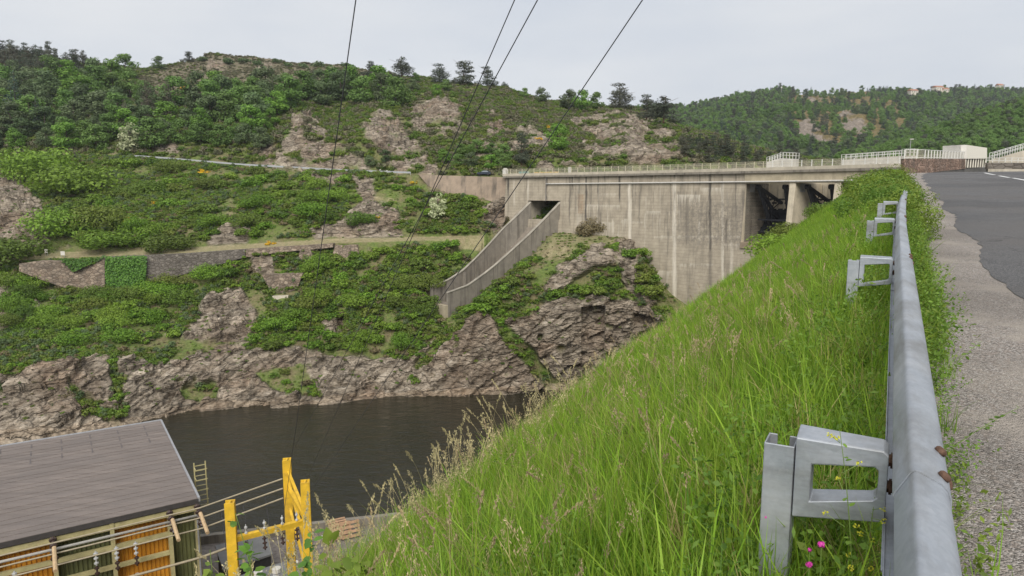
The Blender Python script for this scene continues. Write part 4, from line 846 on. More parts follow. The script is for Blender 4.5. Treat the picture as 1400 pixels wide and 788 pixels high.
# ------------------------------------------------------------------ gantry, buses and lines
GZ = -18.0; TERR = -38.0
P1, P2, P3 = unz(314, 686, GZ), unz(392, 628, GZ), unz(417, 658, GZ)
M_YEL = plain('yellow_paint', (.66, .41, .03), .6, 0, .2, 1.6, 0, dirt=(.34, .20, .05))
gan = empty('line_gantry', (0, 0, 0)); tagit(gan, 'tall yellow steel gantry of three posts beside the powerhouse', 'gantry')
def hpost(P, rz, w=.60, d=.50):
    m = MB()
    for o in (-d/2, d/2): m.box((P[0]-math.sin(rz)*o, P[1]+math.cos(rz)*o, (P[2]+TERR)/2), (w, .10, P[2]-TERR), rz)
    m.box((P[0], P[1], (P[2]+TERR)/2-.01), (.10, d, P[2]-TERR-.02), rz); m.box((P[0]+.25*math.cos(rz), P[1]+.25*math.sin(rz), (P[2]+TERR)/2-.02), (.08, d*.8, P[2]-TERR-.04), rz)
    return m.build('post', M_YEL, gan)
for P in (P1, P2, P3): hpost(P, .25)
def down(P, z): return np.array([P[0], P[1], GZ+z])
MB().bar(down(P1, -2.6), down(P3, -2.9), .34, .34).build('cross_beam', M_YEL, gan); MB().bar(down(P1, -7.6), down(P3, -7.9), .26, .26).build('cross_beam', M_YEL, gan)
MB().bar(down(P2, -2.2), down(P3, -2.8), .3).build('cross_beam', M_YEL, gan)
MB().bar(down(P2, -.8), down(P3, -2.6), .2).build('brace', M_YEL, gan); MB().bar(down(P2, -1.6), down(P3, -5.2), .2).build('brace', M_YEL, gan); MB().bar(down(P2, -3.6), down(P3, -7.4), .18).build('brace', M_YEL, gan)
for q in (.18, .42, .66, .86):
    c = down(P1, -2.75)*(1-q)+down(P3, -3.0)*q
    insulator(c+(0, -.1, -.15), c+(.1, -.3, -1.0), 3, .16, M_INS, 'insulator_string', gan); insulator(c+(0, 0, .2), c+(0, 0, .95), 2, .10, M_INSW, 'insulator_string', gan)
M_CAB = plain('bus_cable', (.34, .29, .20), .6); M_LINE = plain('line_cable', (.06, .06, .065), .6)
def cable(name, pts, r, mat, label, group, cat='cable', sag=0.0, n=40):
    P = np.array(pts, float); k = np.concatenate([[0], np.cumsum(np.linalg.norm(np.diff(P, axis=0), axis=1))]); q = np.linspace(0, k[-1], n); C = np.array([np.interp(q, k, P[:, i]) for i in range(3)]).T
    C[:, 2] -= sag*4*(q/k[-1])*(1-q/k[-1]); return tagit(MB().tube(C, r, 6).build(name, mat, smooth=True), label, cat, group)
for i, (z, v, lab) in enumerate(((-.55, -.7, 'upper bus cable from the roof edge to the yellow gantry'), (-1.1, -1.3, 'middle bus cable strung before the corrugated wall to the gantry'), (-1.7, -1.9, 'lower bus cable strung before the corrugated wall to the gantry'))):
    end = (down(P2, -1.4-.75*i)+np.array([-.3, -.3, 0])); cable('bus_cable', [ph(LEN, v, z-.3), ph(cols_[1], v, z), ph(0, v, z), end], .06, M_CAB, lab, 'bus cables at the powerhouse', n=60)
for k, q in enumerate((.25, .5, .75)):
    c = ph(0, -1.3, -1.1)*(1-q)+(down(P2, -2.15))*q; MB().tube([c, c+(.3, -.2, -3.2)], .03, 5).build('dropper_wire', M_LINE, gan)
cable('bus_cable', [ph(LEN, -.9, -5.2), ph(10, -.9, -4.6), ph(0, -1.2, -4.4), ph(-2.5, -1.0, -4.2)], .10, M_CAB, 'thick double bus cable low on the corrugated wall', 'bus cables at the powerhouse')
def linepts(bot, top, Dtop, zb=None):
    a = np.array(bot); b = un(*top, Dtop); return [a, b, b+(b-a)*.9]
for bot, top, lab in ((down(P1, -2.8)*.35+down(P3, -2.9)*.65, (486.5, 0), 'single line wire furthest left against the sky'), (down(P3, -.2), (703.6, 0), 'second line wire from the left, left one of the close pair'), (down(P2, -.2), (735, 0), 'third line wire from the left, right one of the close pair'), (down(P3, -1.0)+(.2, -.2, 0), (878.5, 0), 'line wire furthest right crossing the dam outlet')):
    cable('power_line', linepts(bot, top, 15), .013, M_LINE, lab, 'power lines overhead', 'power line', n=60)
# ------------------------------------------------------------------ switchyard on the terrace
def hut(pts, z, hgt, label):
    e = empty('switchyard_hut'); tagit(e, label, 'hut'); Q = [unz(X, Y, z) for X, Y in pts]; c = np.mean(Q, axis=0)
    MB().prism([q+(0, 0, .0) for q in Q], (0, 0, -.2)).build('roof', plain('slab_grey', (.20, .20, .195), .8, 0, .15, 1), e); MB().prism([c+(q-c)*.93+(0, 0, -.21) for q in Q], (0, 0, -hgt)).build('wall', M_DRK, e); return e
hut([(294, 746), (362.6, 728), (373, 757), (305, 780)], -34.2, 3.8, 'flat grey hut roof between the yellow gantry and the river')
hut([(318, 790), (402, 764), (430, 800), (340, 830)], -33.0, 5, 'dark ribbed cabin below the yellow cross beam at the frame bottom')
def quay_pt(s, t, z): p = st(s, t); p[2] = z; return p
QL = [(-90, 57.5), (-62, 66), (-34, 74), (-14, 79), (-4, 80)]; YARD = QL+[(8, 62), (6, 40), (-10, 12), (-60, -10), (-100, 10)]
m = MB(); m.prism([(x, y, -39.2) for x, y in YARD], (0, 0, 1.2)); tagit(m.build('switchyard_ground', plain('yard_gravel', (.19, .165, .145), .95, 0, .4, 2, .4)), kind='structure')
m = MB()
for (x0, y0), (x1, y1) in zip(QL[:-1], QL[1:]): m.hexa([(x0, y0-.1, -47), (x1, y1-.1, -47), (x1, y1+.7, -47), (x0, y0+.7, -47), (x0, y0-.1, -37), (x1, y1-.1, -37), (x1, y1+.6, -37), (x0, y0+.6, -37)])
tagit(m.build('quay_wall', M_CON), 'grey concrete quay wall between switchyard and river', 'wall')
M_PAL = plain('pallet_wood', (.40, .25, .15), .8, 0, .25, 3)
def pallet(X, Y, tilt, label):
    p = unz(X, Y, -37.0); e = empty('wooden_pallet', p, .5); e.rotation_euler = (tilt, 0, .5); tagit(e, label, 'pallet', 'pallets on the quay')
    for k in range(4): MB().box((0, -.75+.5*k, .1), (2.2, .3, .06)).build('board', M_PAL, e)
    for k in (-1, 0, 1): MB().box((k*.95, 0, -.02), (.18, 1.9, .18)).build('bearer', M_PAL, e)
pallet(461, 716, .1, 'wooden pallet lying furthest left on the quay'); pallet(466, 726, 1.0, 'wooden pallet leaning upright beside the quay wall'); pallet(479, 724, 1.1, 'second leaning wooden pallet, nearest the grass bank')
for X, Y, lab in ((378, 779, 'white porcelain bushing under the gantry, middle one'), (353, 784, 'white porcelain bushing under the gantry, left one'), (402, 771, 'white porcelain bushing beside the back gantry post')):
    p = unz(X, Y, -30.5); e = empty('porcelain_bushing', p); tagit(e, lab, 'insulator', 'porcelain bushings in the switchyard'); insulator(p*0+(0, 0, -2.0), p*0+(0, 0, -.2), 5, .35, M_INSW, 'bushing', e); MB().tube([(0, 0, -.2), (0, 0, .15)], .38, 10).build('cap', M_CONW, e); MB().tube([(0, 0, -7.4), (0, 0, -2.0)], .12, 8).build('pole', M_TRIM, e)
p = unz(447, 738, -36.6); e = empty('red_white_barrier', p); tagit(e, 'small red and white striped barrier on the quay', 'barrier')
for k in range(4): MB().box((-.45+.3*k, 0, .3), (.295, .12, .35)).build('stripe', (M_CONW, plain('red_paint', (.45, .05, .05), .5))[k % 2], e)
for k in (-.4, .4): MB().box((k, 0, -.35), (.08, .08, .95)).build('leg', M_TRIM, e)

# ------------------------------------------------------------------ path walls, road, small things on the far bank
wall_strip('terrace_wall', [(26, 361, 161), (50, 357, 161.6), (78, 358, 162), (92, 365, 162.4), (103, 372.5, 162.7), (112, 366, 163), (128, 362, 163.4), (143, 353.5, 164)], [(26, 371, 160), (60, 384, 160.5), (95, 396, 161), (120, 398, 161.5), (143, 392, 162)], 2.6, M_STONE, 'broken brown rubble terrace wall with a notch below the path', 'wall', 90)
wall_strip('terrace_wall', [(143, 351.5, 165), (200, 349.5, 167), (260, 346.5, 169), (335, 341, 172)], [(143, 404, 162.5), (198, 400, 165), (245, 377, 168), (335, 352, 171.5)], 2.2, M_STONEG, 'long grey stone terrace wall under the path right of the ivy', 'wall', 90)
wall_strip('terrace_wall', [(336, 341, 171.8), (380, 338, 173), (455, 333.5, 174.5)], [(336, 352, 171.2), (380, 345.5, 172.4), (455, 338.5, 174)], 2.2, M_STONE, 'low brown edge wall under the path above the ruins', 'wall', 40)
wall_strip('ruined_wall', [(358, 376, 165.5), (380, 375, 166), (414, 374, 166.5)], [(370, 398, 164.6), (390, 401, 164.8), (406, 396, 165.4)], 2.6, M_STONE, 'small stone ruin wall on the slope, upper and larger one', 'wall', 30)
wall_strip('ruined_wall', [(372, 405, 163), (394, 404, 163.6)], [(380, 421, 162), (392, 418, 162.6)], 2.6, M_CONL, 'pale plastered wall remnant just below the larger ruin', 'wall', 20)
wall_strip('ruined_wall', [(380, 435.5, 158.5), (399, 435, 158.8)], [(382, 443, 158), (398, 443, 158.3)], 2.6, M_STONEG, 'tiny grey wall remnant, lowest of the ruins', 'wall', 16)
wall_strip('buttress_wall', [(458, 336, 174.5), (488, 335, 175)], [(453, 355, 172.6), (492, 353, 173.4)], 2.6, M_STONE, 'stone buttress wall under the path right of the ruins', 'wall', 20)
wall_strip('buttress_wall', [(410, 341.5, 173), (424, 341, 173.4)], [(408, 356, 171.6), (430, 356, 172)], 2.6, M_STONE, 'narrow stone buttress wall under the path above the ruins', 'wall', 16)
wall_strip('field_wall', [(150, 346, 176.5), (200, 337, 177), (212, 331, 177.4)], [(150, 349, 176), (200, 345, 176.5), (212, 343, 176.8)], 2.2, M_STONE, 'low pinkish stone wall just above the path on the left', 'wall', 20)
def road_strip(Krow0, Krow1, name, mat, zoff, w=1.0, Xmax=716):
    i0 = int(np.argmin(np.abs(K[:, 0]-Krow0))); i1 = int(np.argmin(np.abs(K[:, 0]-Krow1))); cs = np.where(XS < Xmax)[0][::3]
    a = G[i0][cs]+(0, 0, zoff); b = G[i1][cs]+(0, 0, zoff); b[:, 2] = np.maximum(a[:, 2], b[:, 2]); n = len(cs)
    return tagit(ob(name, np_mesh(name, np.concatenate([a, b]), grid_faces(2, n), mat)), kind='structure'), a
_, RA = road_strip(8.0, 9.0, 'valley_road', plain('valley_road', (.17, .165, .165), .8, 0, .1, .3), .05)
# steel guardrail of the valley road, seen as a pale line
e = empty('valley_guardrail'); tagit(e, 'thin grey guardrail along the valley road on the far slope', 'guardrail')
sel = RA[(RA[:, 0]/RA[:, 1] > -.55) & (RA[:, 0]/RA[:, 1] < -.135)]; m = MB()
for i in range(0, len(sel)-4, 4): m.bar(sel[i]+(0, -.1, .62), sel[i+4]+(0, -.1, .62), .08, .5)
m.build('rail_beam', plain('dull_steel', (.36, .37, .38), .6, 0), e)
for i in range(0, len(sel), 4): MB().box((0, 0, .2), (.12, .12, .8)).build('post', plain('dull_steel', (.3, .3, .3)), e, sel[i])
for X, Y, h, lab in ((519.5, 235.5, 1.0, 'white marker post by the valley road, left of two'), (527.5, 236.5, .8, 'white marker post by the valley road, right of two')):
    p = pick(X, Y, 7.5, 9.5); tagit(MB().tube([(0, 0, -.3), (0, 0, h), (0, 0, h+.15)], [.28, .26, .1], 8).build('marker_post', M_CONW, None, p), lab, 'post', 'marker posts')
def sign(X, Y, w, h, leg, label):
    p = pick(X, Y, 3.5, 6); e = empty('info_sign', p); tagit(e, label, 'sign', 'white signs on the path')
    MB().box((0, 0, leg+h/2), (w, .06, h)).build('board', M_CONW, e)
    for k in (-.35, .35): MB().box((k*w, .05, leg/2-.2), (.07, .07, leg+.4)).build('leg', M_TRIM, e)
sign(65.5, 350, .75, .8, .8, 'small white sign on the path, left of two'); sign(84, 351.5, 1.0, .95, .55, 'wider white sign on the path, right of two')
# parked car on the road by the dam's left end
p = pick(663, 240.5, 7.9, 9.1)+(0, 0, .15); c_ = empty('parked_car', p, -.15); tagit(c_, 'small dark car on the road left of the dam', 'car')
body = [(-2.05, .45), (-2.1, .85), (-1.9, 1.0), (-.9, 1.08), (-.3, 1.5), (1.1, 1.52), (1.8, 1.1), (2.05, 1.0), (2.1, .45)]
MB().prism([(x, -.85, z-.2) for x, z in body], (0, 1.7, 0)).build('body', plain('car_paint', (.035, .045, .06), .25), c_)
MB().prism([(x, -.865, z-.2) for x, z in ((-.75, 1.1), (-.22, 1.43), (.95, 1.44), (1.45, 1.12))], (0, .02, 0)).build('side_window', plain('car_glass', (.25, .28, .3), .1), c_)
for x in (-1.3, 1.3):
    for y in (-.8, .8): wh = MB().tube([(x, y-.1, .12), (x, y+.1, .12)], .32, 14).build('wheel', plain('tyre', (.02, .02, .02)), c_)
for y in (-.55, .55): MB().box((-2.08, y, .55), (.08, .35, .16)).build('headlight', M_CONW, c_)

# ------------------------------------------------------------------ plants: meshes
def leafquads(P, Nn, L, W, rg, bend_=.25):
    n = len(P); r = rg.normal(size=(n, 3)); a = np.cross(Nn, r); a /= np.linalg.norm(a, axis=1)[:, None]+1e-9; b = np.cross(Nn, a)
    L = np.broadcast_to(L, (n,))[:, None]; W = np.broadcast_to(W, (n,))[:, None]
    V = np.stack([P-a*L/2-Nn*L*bend_*.3, P+b*W/2, P+a*L/2-Nn*L*bend_*.3, P-b*W/2], 1).reshape(-1, 3)
    return V, np.arange(4*n).reshape(n, 4)
def sphere(n, rg): v = rg.normal(size=(n, 3)); return v/np.linalg.norm(v, axis=1)[:, None]
def lobes_mesh(name, lobes, n, L, W, mat, seed, up=.35, rndn=.7, inner=.55, zmin=None):
    """leaves spread through the shells of many lobes; lobes: (centre, radii)"""
    rg = np.random.default_rng(seed); wgt = np.array([np.prod(r)**(2/3) for _, r in lobes]); wgt = wgt/wgt.sum(); k = rg.choice(len(lobes), n, p=wgt)
    C = np.array([c for c, _ in lobes])[k]; Rr = np.array([r for _, r in lobes])[k]; d = sphere(n, rg)
    q = rg.uniform(inner, 1.06, n)[:, None]**.6; P = C + d*Rr*q
    Nn = d*1.0 + rg.normal(size=(n, 3))*rndn*.6 + np.array([0, 0, up]); Nn /= np.linalg.norm(Nn, axis=1)[:, None]
    if zmin is not None: kk = P[:, 2] > zmin; P, Nn = P[kk], Nn[kk]
    n = len(P); V, Fc = leafquads(P, Nn, L*rg.uniform(.6, 1.35, n), W*rg.uniform(.6, 1.35, n), rg)
    lob = rg.uniform(0, 1, len(lobes))[k[:n]] if len(k) == n else rg.uniform(0, 1, n)
    return np_mesh(name, V, Fc, mat, fattr={'tint': np.clip(rg.uniform(0, 1, n)*.7+.3*lob, 0, 1)})
LM = leafmat
M_L1 = LM('leaf_mid', (.048, .10, .022), (.118, .205, .045), (.11, .15, .045)); M_L2 = LM('leaf_bright', (.06, .125, .018), (.145, .24, .038), (.09, .185, .028)); M_L3 = LM('leaf_dull', (.045, .08, .03), (.105, .15, .06), (.10, .11, .06))
M_PINE = LM('pine_needles', (.022, .036, .022), (.062, .078, .046), (.075, .062, .048), .15); M_CON_ = LM('dark_conifer', (.016, .032, .024), (.044, .066, .044), (.03, .05, .04), .1)
M_BRN = LM('brown_conifer', (.045, .045, .03), (.105, .10, .068), (.09, .075, .055), .15); M_SCR = LM('scrub_leaf', (.030, .064, .010), (.098, .17, .022), (.135, .14, .03), .3, .55, .6); M_SCRB = LM('scrub_bright', (.042, .10, .011), (.145, .25, .026), (.14, .18, .026), .3, .55, .6)
M_HTH = LM('heath_leaf', (.05, .062, .028), (.125, .125, .065), (.135, .10, .078), .15); M_BLOS = LM('white_blossom', (.16, .21, .08), (.44, .45, .29), (.35, .36, .22), .25); M_BROOM = LM('broom_flower', (.34, .19, .006), (.58, .40, .012), (.50, .28, .012), .2, hue=.3)
M_IVY = LM('ivy_leaf', (.03, .075, .012), (.08, .16, .025), None, .2); M_BARK = plain('bark', (.085, .068, .052), .95, 0, .35, 3, .6); M_BARKP = plain('pine_bark', (.12, .075, .05), .95, 0, .35, 3, .6)
M_DRYB = LM('dry_brush', (.075, .06, .03), (.16, .13, .07), (.11, .10, .05), .2); M_YG = LM('yellow_green_leaf', (.06, .105, .012), (.15, .205, .03), (.13, .16, .028), .35)
def trunk_mesh(name, h, r, seed, limbs, mat):
    rg = np.random.default_rng(seed); m = MB(); lean = rg.normal(size=2)*.05*h; pts = [np.array([lean[0]*q*q, lean[1]*q*q, h*q]) for q in np.linspace(0, 1, 6)]; pts[0][2] = -.8; m.tube(pts, list(np.linspace(r*1.25, r*.3, 6)), 7)
    for i in range(limbs):
        q = rg.uniform(.35, .9); a = rg.uniform(0, 2*math.pi); l = h*rg.uniform(.18, .38); b = pts[int(q*5)]; e = b+np.array([math.cos(a)*l, math.sin(a)*l, l*rg.uniform(.3, .9)]); m.tube([b, (b+e)/2+(0, 0, -.05*l), e], [r*.45, r*.3, r*.1], 5)
    return m.mesh(name, mat)
def broad_lobes(h, rw, seed, n=22, base=.22):
    rg = np.random.default_rng(seed); out = []
    for i in range(n):
        z = rg.uniform(base, .93); prof_ = math.sin(math.pi*min(1, (z-base*.55)/(1.02-base*.55))**.75); a = rg.uniform(0, 2*math.pi); rr = rw*prof_*rg.uniform(.35, .85); s = rw*rg.uniform(.26, .46)
        out.append(((math.cos(a)*rr, math.sin(a)*rr, h*z), (s, s, s*rg.uniform(.6, .85))))
    return out
TREES = {}
for i in range(4): TREES['broad', i] = (trunk_mesh('trunk', 7.2, .22, i, 6, M_BARK), [lobes_mesh('crown', broad_lobes(9, 3.6, 10+i, 30, .14), 2300, .55, .38, mm, 30+i) for mm in (M_L1, M_L2, M_L3)])
def pine_lobes(seed, h=11):
    rg = np.random.default_rng(seed); out = []; n = 24
    for i in range(n):
        z = .14+.83*(i/n)+rg.uniform(-.05, .05); rr = (1-z)*1.5+.25; a = rg.uniform(0, 2*math.pi); d = rr*rg.uniform(.3, 2.4); s = rg.uniform(.8, 2.2)*(1.15-.5*z)
        out.append(((math.cos(a)*d, math.sin(a)*d, h*z), (s*1.3, s*1.3, s*.55)))
    return out
for i in range(4): TREES['pine', i] = (trunk_mesh('trunk', 10.2, .2, 40+i, 9, M_BARKP), [lobes_mesh('crown', pine_lobes(50+i), 2600, .55, .26, M_PINE, 60+i, up=.8)])
def cone_lobes(seed, h=12, r=3.2):
    rg = np.random.default_rng(seed); out = []
    for i in range(34):
        z = .06+.92*(i/34); rr = r*(1-z)**.85+.12; a = i*2.4+rg.uniform(-.4, .4); d = rr*rg.uniform(.35, .75); s = rr*.5+.15; out.append(((math.cos(a)*d, math.sin(a)*d, h*z), (s, s, s*.32+.12)))
    return out
for i in range(3): TREES['cone', i] = (trunk_mesh('trunk', 11.4, .2, 70+i, 4, M_BARK), [lobes_mesh('crown', cone_lobes(75+i), 1900, .5, .17, mm, 80+i, up=.5) for mm in (M_CON_, M_BRN)])
def dome_lobes(seed, r, h, n=14):
    rg = np.random.default_rng(seed); out = []
    for i in range(n):
        a = rg.uniform(0, 2*math.pi); d = r*math.sqrt(rg.uniform(0, .7)); s = r*rg.uniform(.28, .5); z = h*rg.uniform(.15, .75)*(1-.45*(d/r)**2); out.append(((math.cos(a)*d, math.sin(a)*d, z), (s, s, s*.75)))
    return out
SHRUB = [[lobes_mesh('shrub', dome_lobes(100+i, 1.6, 2.0, 16), 900, .36, .25, mm, 110+i, zmin=-.1) for i in range(4)] for mm in (M_SCR, M_SCRB, M_L3)]
BIGS = [[lobes_mesh('big_shrub', dome_lobes(170+i, 1.9, 2.3, 34), 3400, .19, .13, mm, 175+i, zmin=-.1) for i in range(3)] for mm in (M_SCR, M_SCRB, M_L3)]
BLOS = [lobes_mesh('blossom', broad_lobes(5, 2.1, 130+i, 22, .1), 1300, .34, .26, M_BLOS, 135+i) for i in range(2)]
BROOM = [lobes_mesh('broom', dome_lobes(140+i, .9, 1.1, 10), 420, .2, .14, M_BROOM, 145+i) for i in range(2)]
COVER = [lobes_mesh('cover', dome_lobes(150+i, 1.0, (.9, .9, .7, .6, 1.3, .8)[i], 8), 280, (.30, .30, .30, .3, .24, .34)[i], .20, (M_SCR, M_SCRB, M_SCR, M_DRYB, M_L3, M_YG)[i], 155+i, zmin=-.05) for i in range(6)]
HEATH = [lobes_mesh('heath', dome_lobes(160+i, 1.2, .9, 8), 220, .36, .2, (M_HTH, M_HTH, M_SCR)[i], 165+i, zmin=-.05) for i in range(3)]
def scatter(name, protos, pts, rz, scl, idx, label=None, tilt=None, kind='stuff', sub=None):
    """one object that carries many small instances"""
    coll = bpy.data.collections.new(name+'_source')
    for i, me in enumerate(protos): coll.objects.link(bpy.data.objects.new('%s_%02d' % (name, i), me))
    n = len(pts); me = bpy.data.meshes.new(name); me.vertices.add(n); me.vertices.foreach_set('co', np.asarray(pts, np.float32).ravel())
    rot = np.zeros((n, 3), np.float32); rot[:, 2] = rz
    if tilt is not None: rot[:, :2] = tilt
    a = me.attributes.new('rot', 'FLOAT_VECTOR', 'POINT'); a.data.foreach_set('vector', rot.ravel()); a = me.attributes.new('scl', 'FLOAT', 'POINT'); a.data.foreach_set('value', np.asarray(scl, np.float32)); a = me.attributes.new('idx', 'INT', 'POINT'); a.data.foreach_set('value', np.asarray(idx, np.int32))
    o = ob(name, me); ng = bpy.data.node_groups.new(name, 'GeometryNodeTree'); ng.interface.new_socket('Geometry', in_out='INPUT', socket_type='NodeSocketGeometry'); ng.interface.new_socket('Geometry', in_out='OUTPUT', socket_type='NodeSocketGeometry')
    N_, L_ = ng.nodes, ng.links; gi, go = N_.new('NodeGroupInput'), N_.new('NodeGroupOutput'); ci = N_.new('GeometryNodeCollectionInfo'); ci.inputs['Collection'].default_value = coll; ci.inputs['Separate Children'].default_value = True; ci.inputs['Reset Children'].default_value = True
    ip = N_.new('GeometryNodeInstanceOnPoints'); ip.inputs['Pick Instance'].default_value = True
    def na(nm, ty): d = N_.new('GeometryNodeInputNamedAttribute'); d.data_type = ty; d.inputs[0].default_value = nm; return d.outputs[0]
    e2r = N_.new('FunctionNodeEulerToRotation'); L_.new(na('rot', 'FLOAT_VECTOR'), e2r.inputs[0]); L_.new(gi.outputs[0], ip.inputs['Points']); L_.new(ci.outputs[0], ip.inputs['Instance']); L_.new(na('idx', 'INT'), ip.inputs['Instance Index']); L_.new(e2r.outputs[0], ip.inputs['Rotation']); L_.new(na('scl', 'FLOAT'), ip.inputs['Scale']); L_.new(ip.outputs[0], go.inputs[0])
    md = o.modifiers.new('scatter', 'NODES'); md.node_group = ng; tagit(o, label, None, None, kind); return o

# ------------------------------------------------------------------ trees and shrubs of the far bank: every one a thing of its own
LOOK = {'broad': ('broadleaf_tree', 'tree'), 'pine': ('pine_tree', 'pine'), 'cone': ('conifer_tree', 'conifer')}
def tree(kind, X, Y, hpx, label, group=None, v=None, tone=0, wide=1.0, kmin=9.0, kmax=12.25, sunk=.3):
    p = pick(X, Y, kmin, kmax); H = {'broad': 9.6, 'pine': 11.2, 'cone': 12.2}[kind]; v = random.randrange(4 if kind != 'cone' else 3) if v is None else v
    sc = hpx*p[1]/F/H; e = empty(LOOK[kind][0], p-np.array([0, 0, sunk]), random.uniform(0, 6.28)); e.scale = (sc*wide, sc*wide, sc); tagit(e, label, LOOK[kind][1], group)
    tr, cr_ = TREES[kind, v]; ob('trunk', tr, e); ob('crown', cr_[tone % len(cr_)], e); return e
def shrub(X, Y, hpx, label, group, tone=0, kmin=1.2, kmax=9.5, wide=1.0, name='shrub', mesh=None, H=2.1, cat='shrub'):
    p = pick(X, Y, kmin, kmax); sc = hpx*p[1]/F/H; o = ob(name, mesh or (BIGS[tone][random.randrange(3)] if hpx > 17 else SHRUB[tone][random.randrange(4)]), None, p-np.array([0, 0, .25*sc])); o.rotation_euler = (0, 0, random.uniform(0, 6.28)); o.scale = (sc*wide, sc*wide, sc); tagit(o, label, cat, group); return o
sp = 'pines on the ridge'
for X, Y, h, lab, v in ((256.5, 86, 15, 'lone dark pine beside the rocky summit', 0), (508, 106, 22, 'dark ridge pine, leftmost of the row right of the left wire', 1), (551, 112, 34, 'tallest dark ridge pine above the rock outcrops', 2), (601, 115, 28, 'round dark ridge pine, third from the left wire', 3), (632, 118, 34, 'leaning dark ridge pine left of the wire pair', 0), (664, 118, 28, 'dark ridge pine standing behind the wire pair', 1), (848, 150, 36, 'large dark pine on the ridge beside the right wire', 3), (884, 164, 34, 'dark ridge pine between the large pine and the last one', 1), (908, 172, 42, 'tall dark pine at the right end of the ridge', 2), (690, 126, 14, 'tiny pine on the ridge right of the wire pair', 2)):
    tree('pine', X, Y, h, lab, sp, v, 0, 1.75 if v in (3, 0) else 1.45)
for X, Y, h, lab in ((568, 112, 14, 'small green tree between two ridge pines'), (718, 136, 16, 'small round tree on the ridge right of the wires'), (742, 142, 24, 'dark rounded tree on the ridge above the dam outlet'), (776, 152, 30, 'broad dark tree crown below the ridge above the dam'), (796, 152, 30, 'pale green tree crown beside the broad dark one'), (815, 150, 26, 'green tree at the right of the ridge tree cluster'), (765, 206, 40, 'bright green round tree alone on the rocky slope above the dam')):
    tree('broad', X, Y, h, lab, None, None, 1 if 'bright' in lab or 'pale' in lab else (2 if 'dark' in lab else 0), 1.25)
for X, Y, h, lab, t_, kd in ((22, 168, 72, 'big dark blue-green cedar at the left frame edge', 0, 'cone'), (55, 180, 50, 'dark conifer beside the big cedar', 0, 'cone'), (202, 168, 62, 'tall brownish conifer in the wood, left of two', 1, 'cone'), (230, 158, 52, 'brownish conifer in the wood, right of two', 1, 'cone'), (172, 185, 50, 'grey-brown conifer above the white blossoming tree', 1, 'cone'), (714, 226, 46, 'dark bushy pine just left above the dam outlet', 0, 'pine'), (430, 116, 22, 'slim dark conifer on the upper slope left of the wire', 0, 'cone')):
    tree(kd, X, Y, h, lab, None, None, t_, .9)
for X, Y, h, w, t_, lab in ((112, 150, 46, 1.7, 1, 'wide round light green tree on the left hill'), (290, 165, 56, 1.1, 0, 'large rounded tree in the middle of the hillside wood'), (345, 160, 44, 1.3, 0, 'broad green tree right of the large rounded one'), (170, 108, 34, 1.4, 0, 'round tree on the left skyline'), (218, 95, 20, 1.4, 2, 'small dark tree clump on the skyline left of the summit'), (395, 150, 46, 1.2, 0, 'green tree on the slope above the rock outcrops'), (482, 128, 40, 1.2, 1, 'light green tree on the slope right of the left wire'), (520, 140, 40, 1.1, 2, 'grey-green tree below the ridge pines'), (455, 132, 40, 1.2, 0, 'green tree just right of the left wire on the slope')):
    tree('broad', X, Y, h, lab, None, None, t_, w)
def scatter_things(polys, n, mind, fn, seed):
    rg = np.random.default_rng(seed); got = []; tries = 0
    xs = [q[0] for pl in polys for q in pl]; ys = [q[1] for pl in polys for q in pl]
    while len(got) < n and tries < 20000:
        tries += 1; X, Y = rg.uniform(min(xs), max(xs)), rg.uniform(min(ys), max(ys))
        if not any(inside(np.array([X]), np.array([Y]), pl)[0] for pl in polys): continue
        if any((X-a)**2+((Y-b)*1.6)**2 < mind**2 for a, b in got): continue
        got.append((X, Y))
    for X, Y in sorted(got, key=lambda q: q[1]): fn(X, Y, rg)
def wood(X, Y, rg):
    t_ = int(rg.choice([0, 0, 1, 2, 2])); lab = ('mid-green broadleaf tree in the wood above the valley road', 'light green broadleaf tree in the wood above the valley road', 'dull dark broadleaf tree in the wood above the valley road')[t_]
    h_ = rg.uniform(28, 46); lab = '%s %s broadleaf tree %s' % ('tall' if h_ > 40 else 'low' if h_ < 33 else 'mid-sized', ('mid-green', 'light green', 'dull dark')[t_], min(((10, 150, 'beside the cedar at the left edge'), (110, 150, 'near the wide round tree'), (180, 195, 'by the white blossoming tree'), (215, 165, 'among the brownish conifers'), (290, 165, 'near the large rounded tree'), (345, 190, 'above the valley road left of the first outcrop'), (400, 145, 'above the first rock outcrop'), (470, 130, 'by the left wire'), (530, 140, 'below the ridge pines'), (60, 195, 'above the left road end'), (140, 125, 'below the left skyline'), (250, 145, 'at the lower edge of the heath')), key=lambda q: (q[0]-X)**2+(q[1]-Y)**2*2)[2])
    tree('broad', X, Y, h_, lab, 'trees in the wood above the valley road', None, t_, rg.uniform(1.1, 1.5))
scatter_things([[(-20, 110), (60, 120), (140, 112), (180, 130), (260, 140), (300, 135), (380, 130), (480, 125), (560, 140), (545, 150), (500, 145), (400, 150), (360, 205), (280, 200), (200, 205), (110, 205), (-20, 208)]], 88, 21, wood, 1)
scatter_things([[(-20, 80), (60, 84), (118, 94), (80, 108), (-20, 124)]], 46, 7.5, lambda X, Y, rg: tree('pine', X, Y, rg.uniform(20, 32), 'dark pine in the dense stand at the top left', 'dark pines at the top left', None, 0, .9), 2)
scatter_things([[(595, 225), (620, 205), (690, 208), (700, 232), (640, 232)], [(540, 120), (640, 125), (600, 132)], [(480, 235), (540, 200), (520, 232)]], 14, 16, lambda X, Y, rg: tree('broad', X, Y, rg.uniform(15, 24), 'small bushy tree among the outcrops above the road', 'small trees among the outcrops', None, int(rg.integers(0, 3)), 1.5), 3)
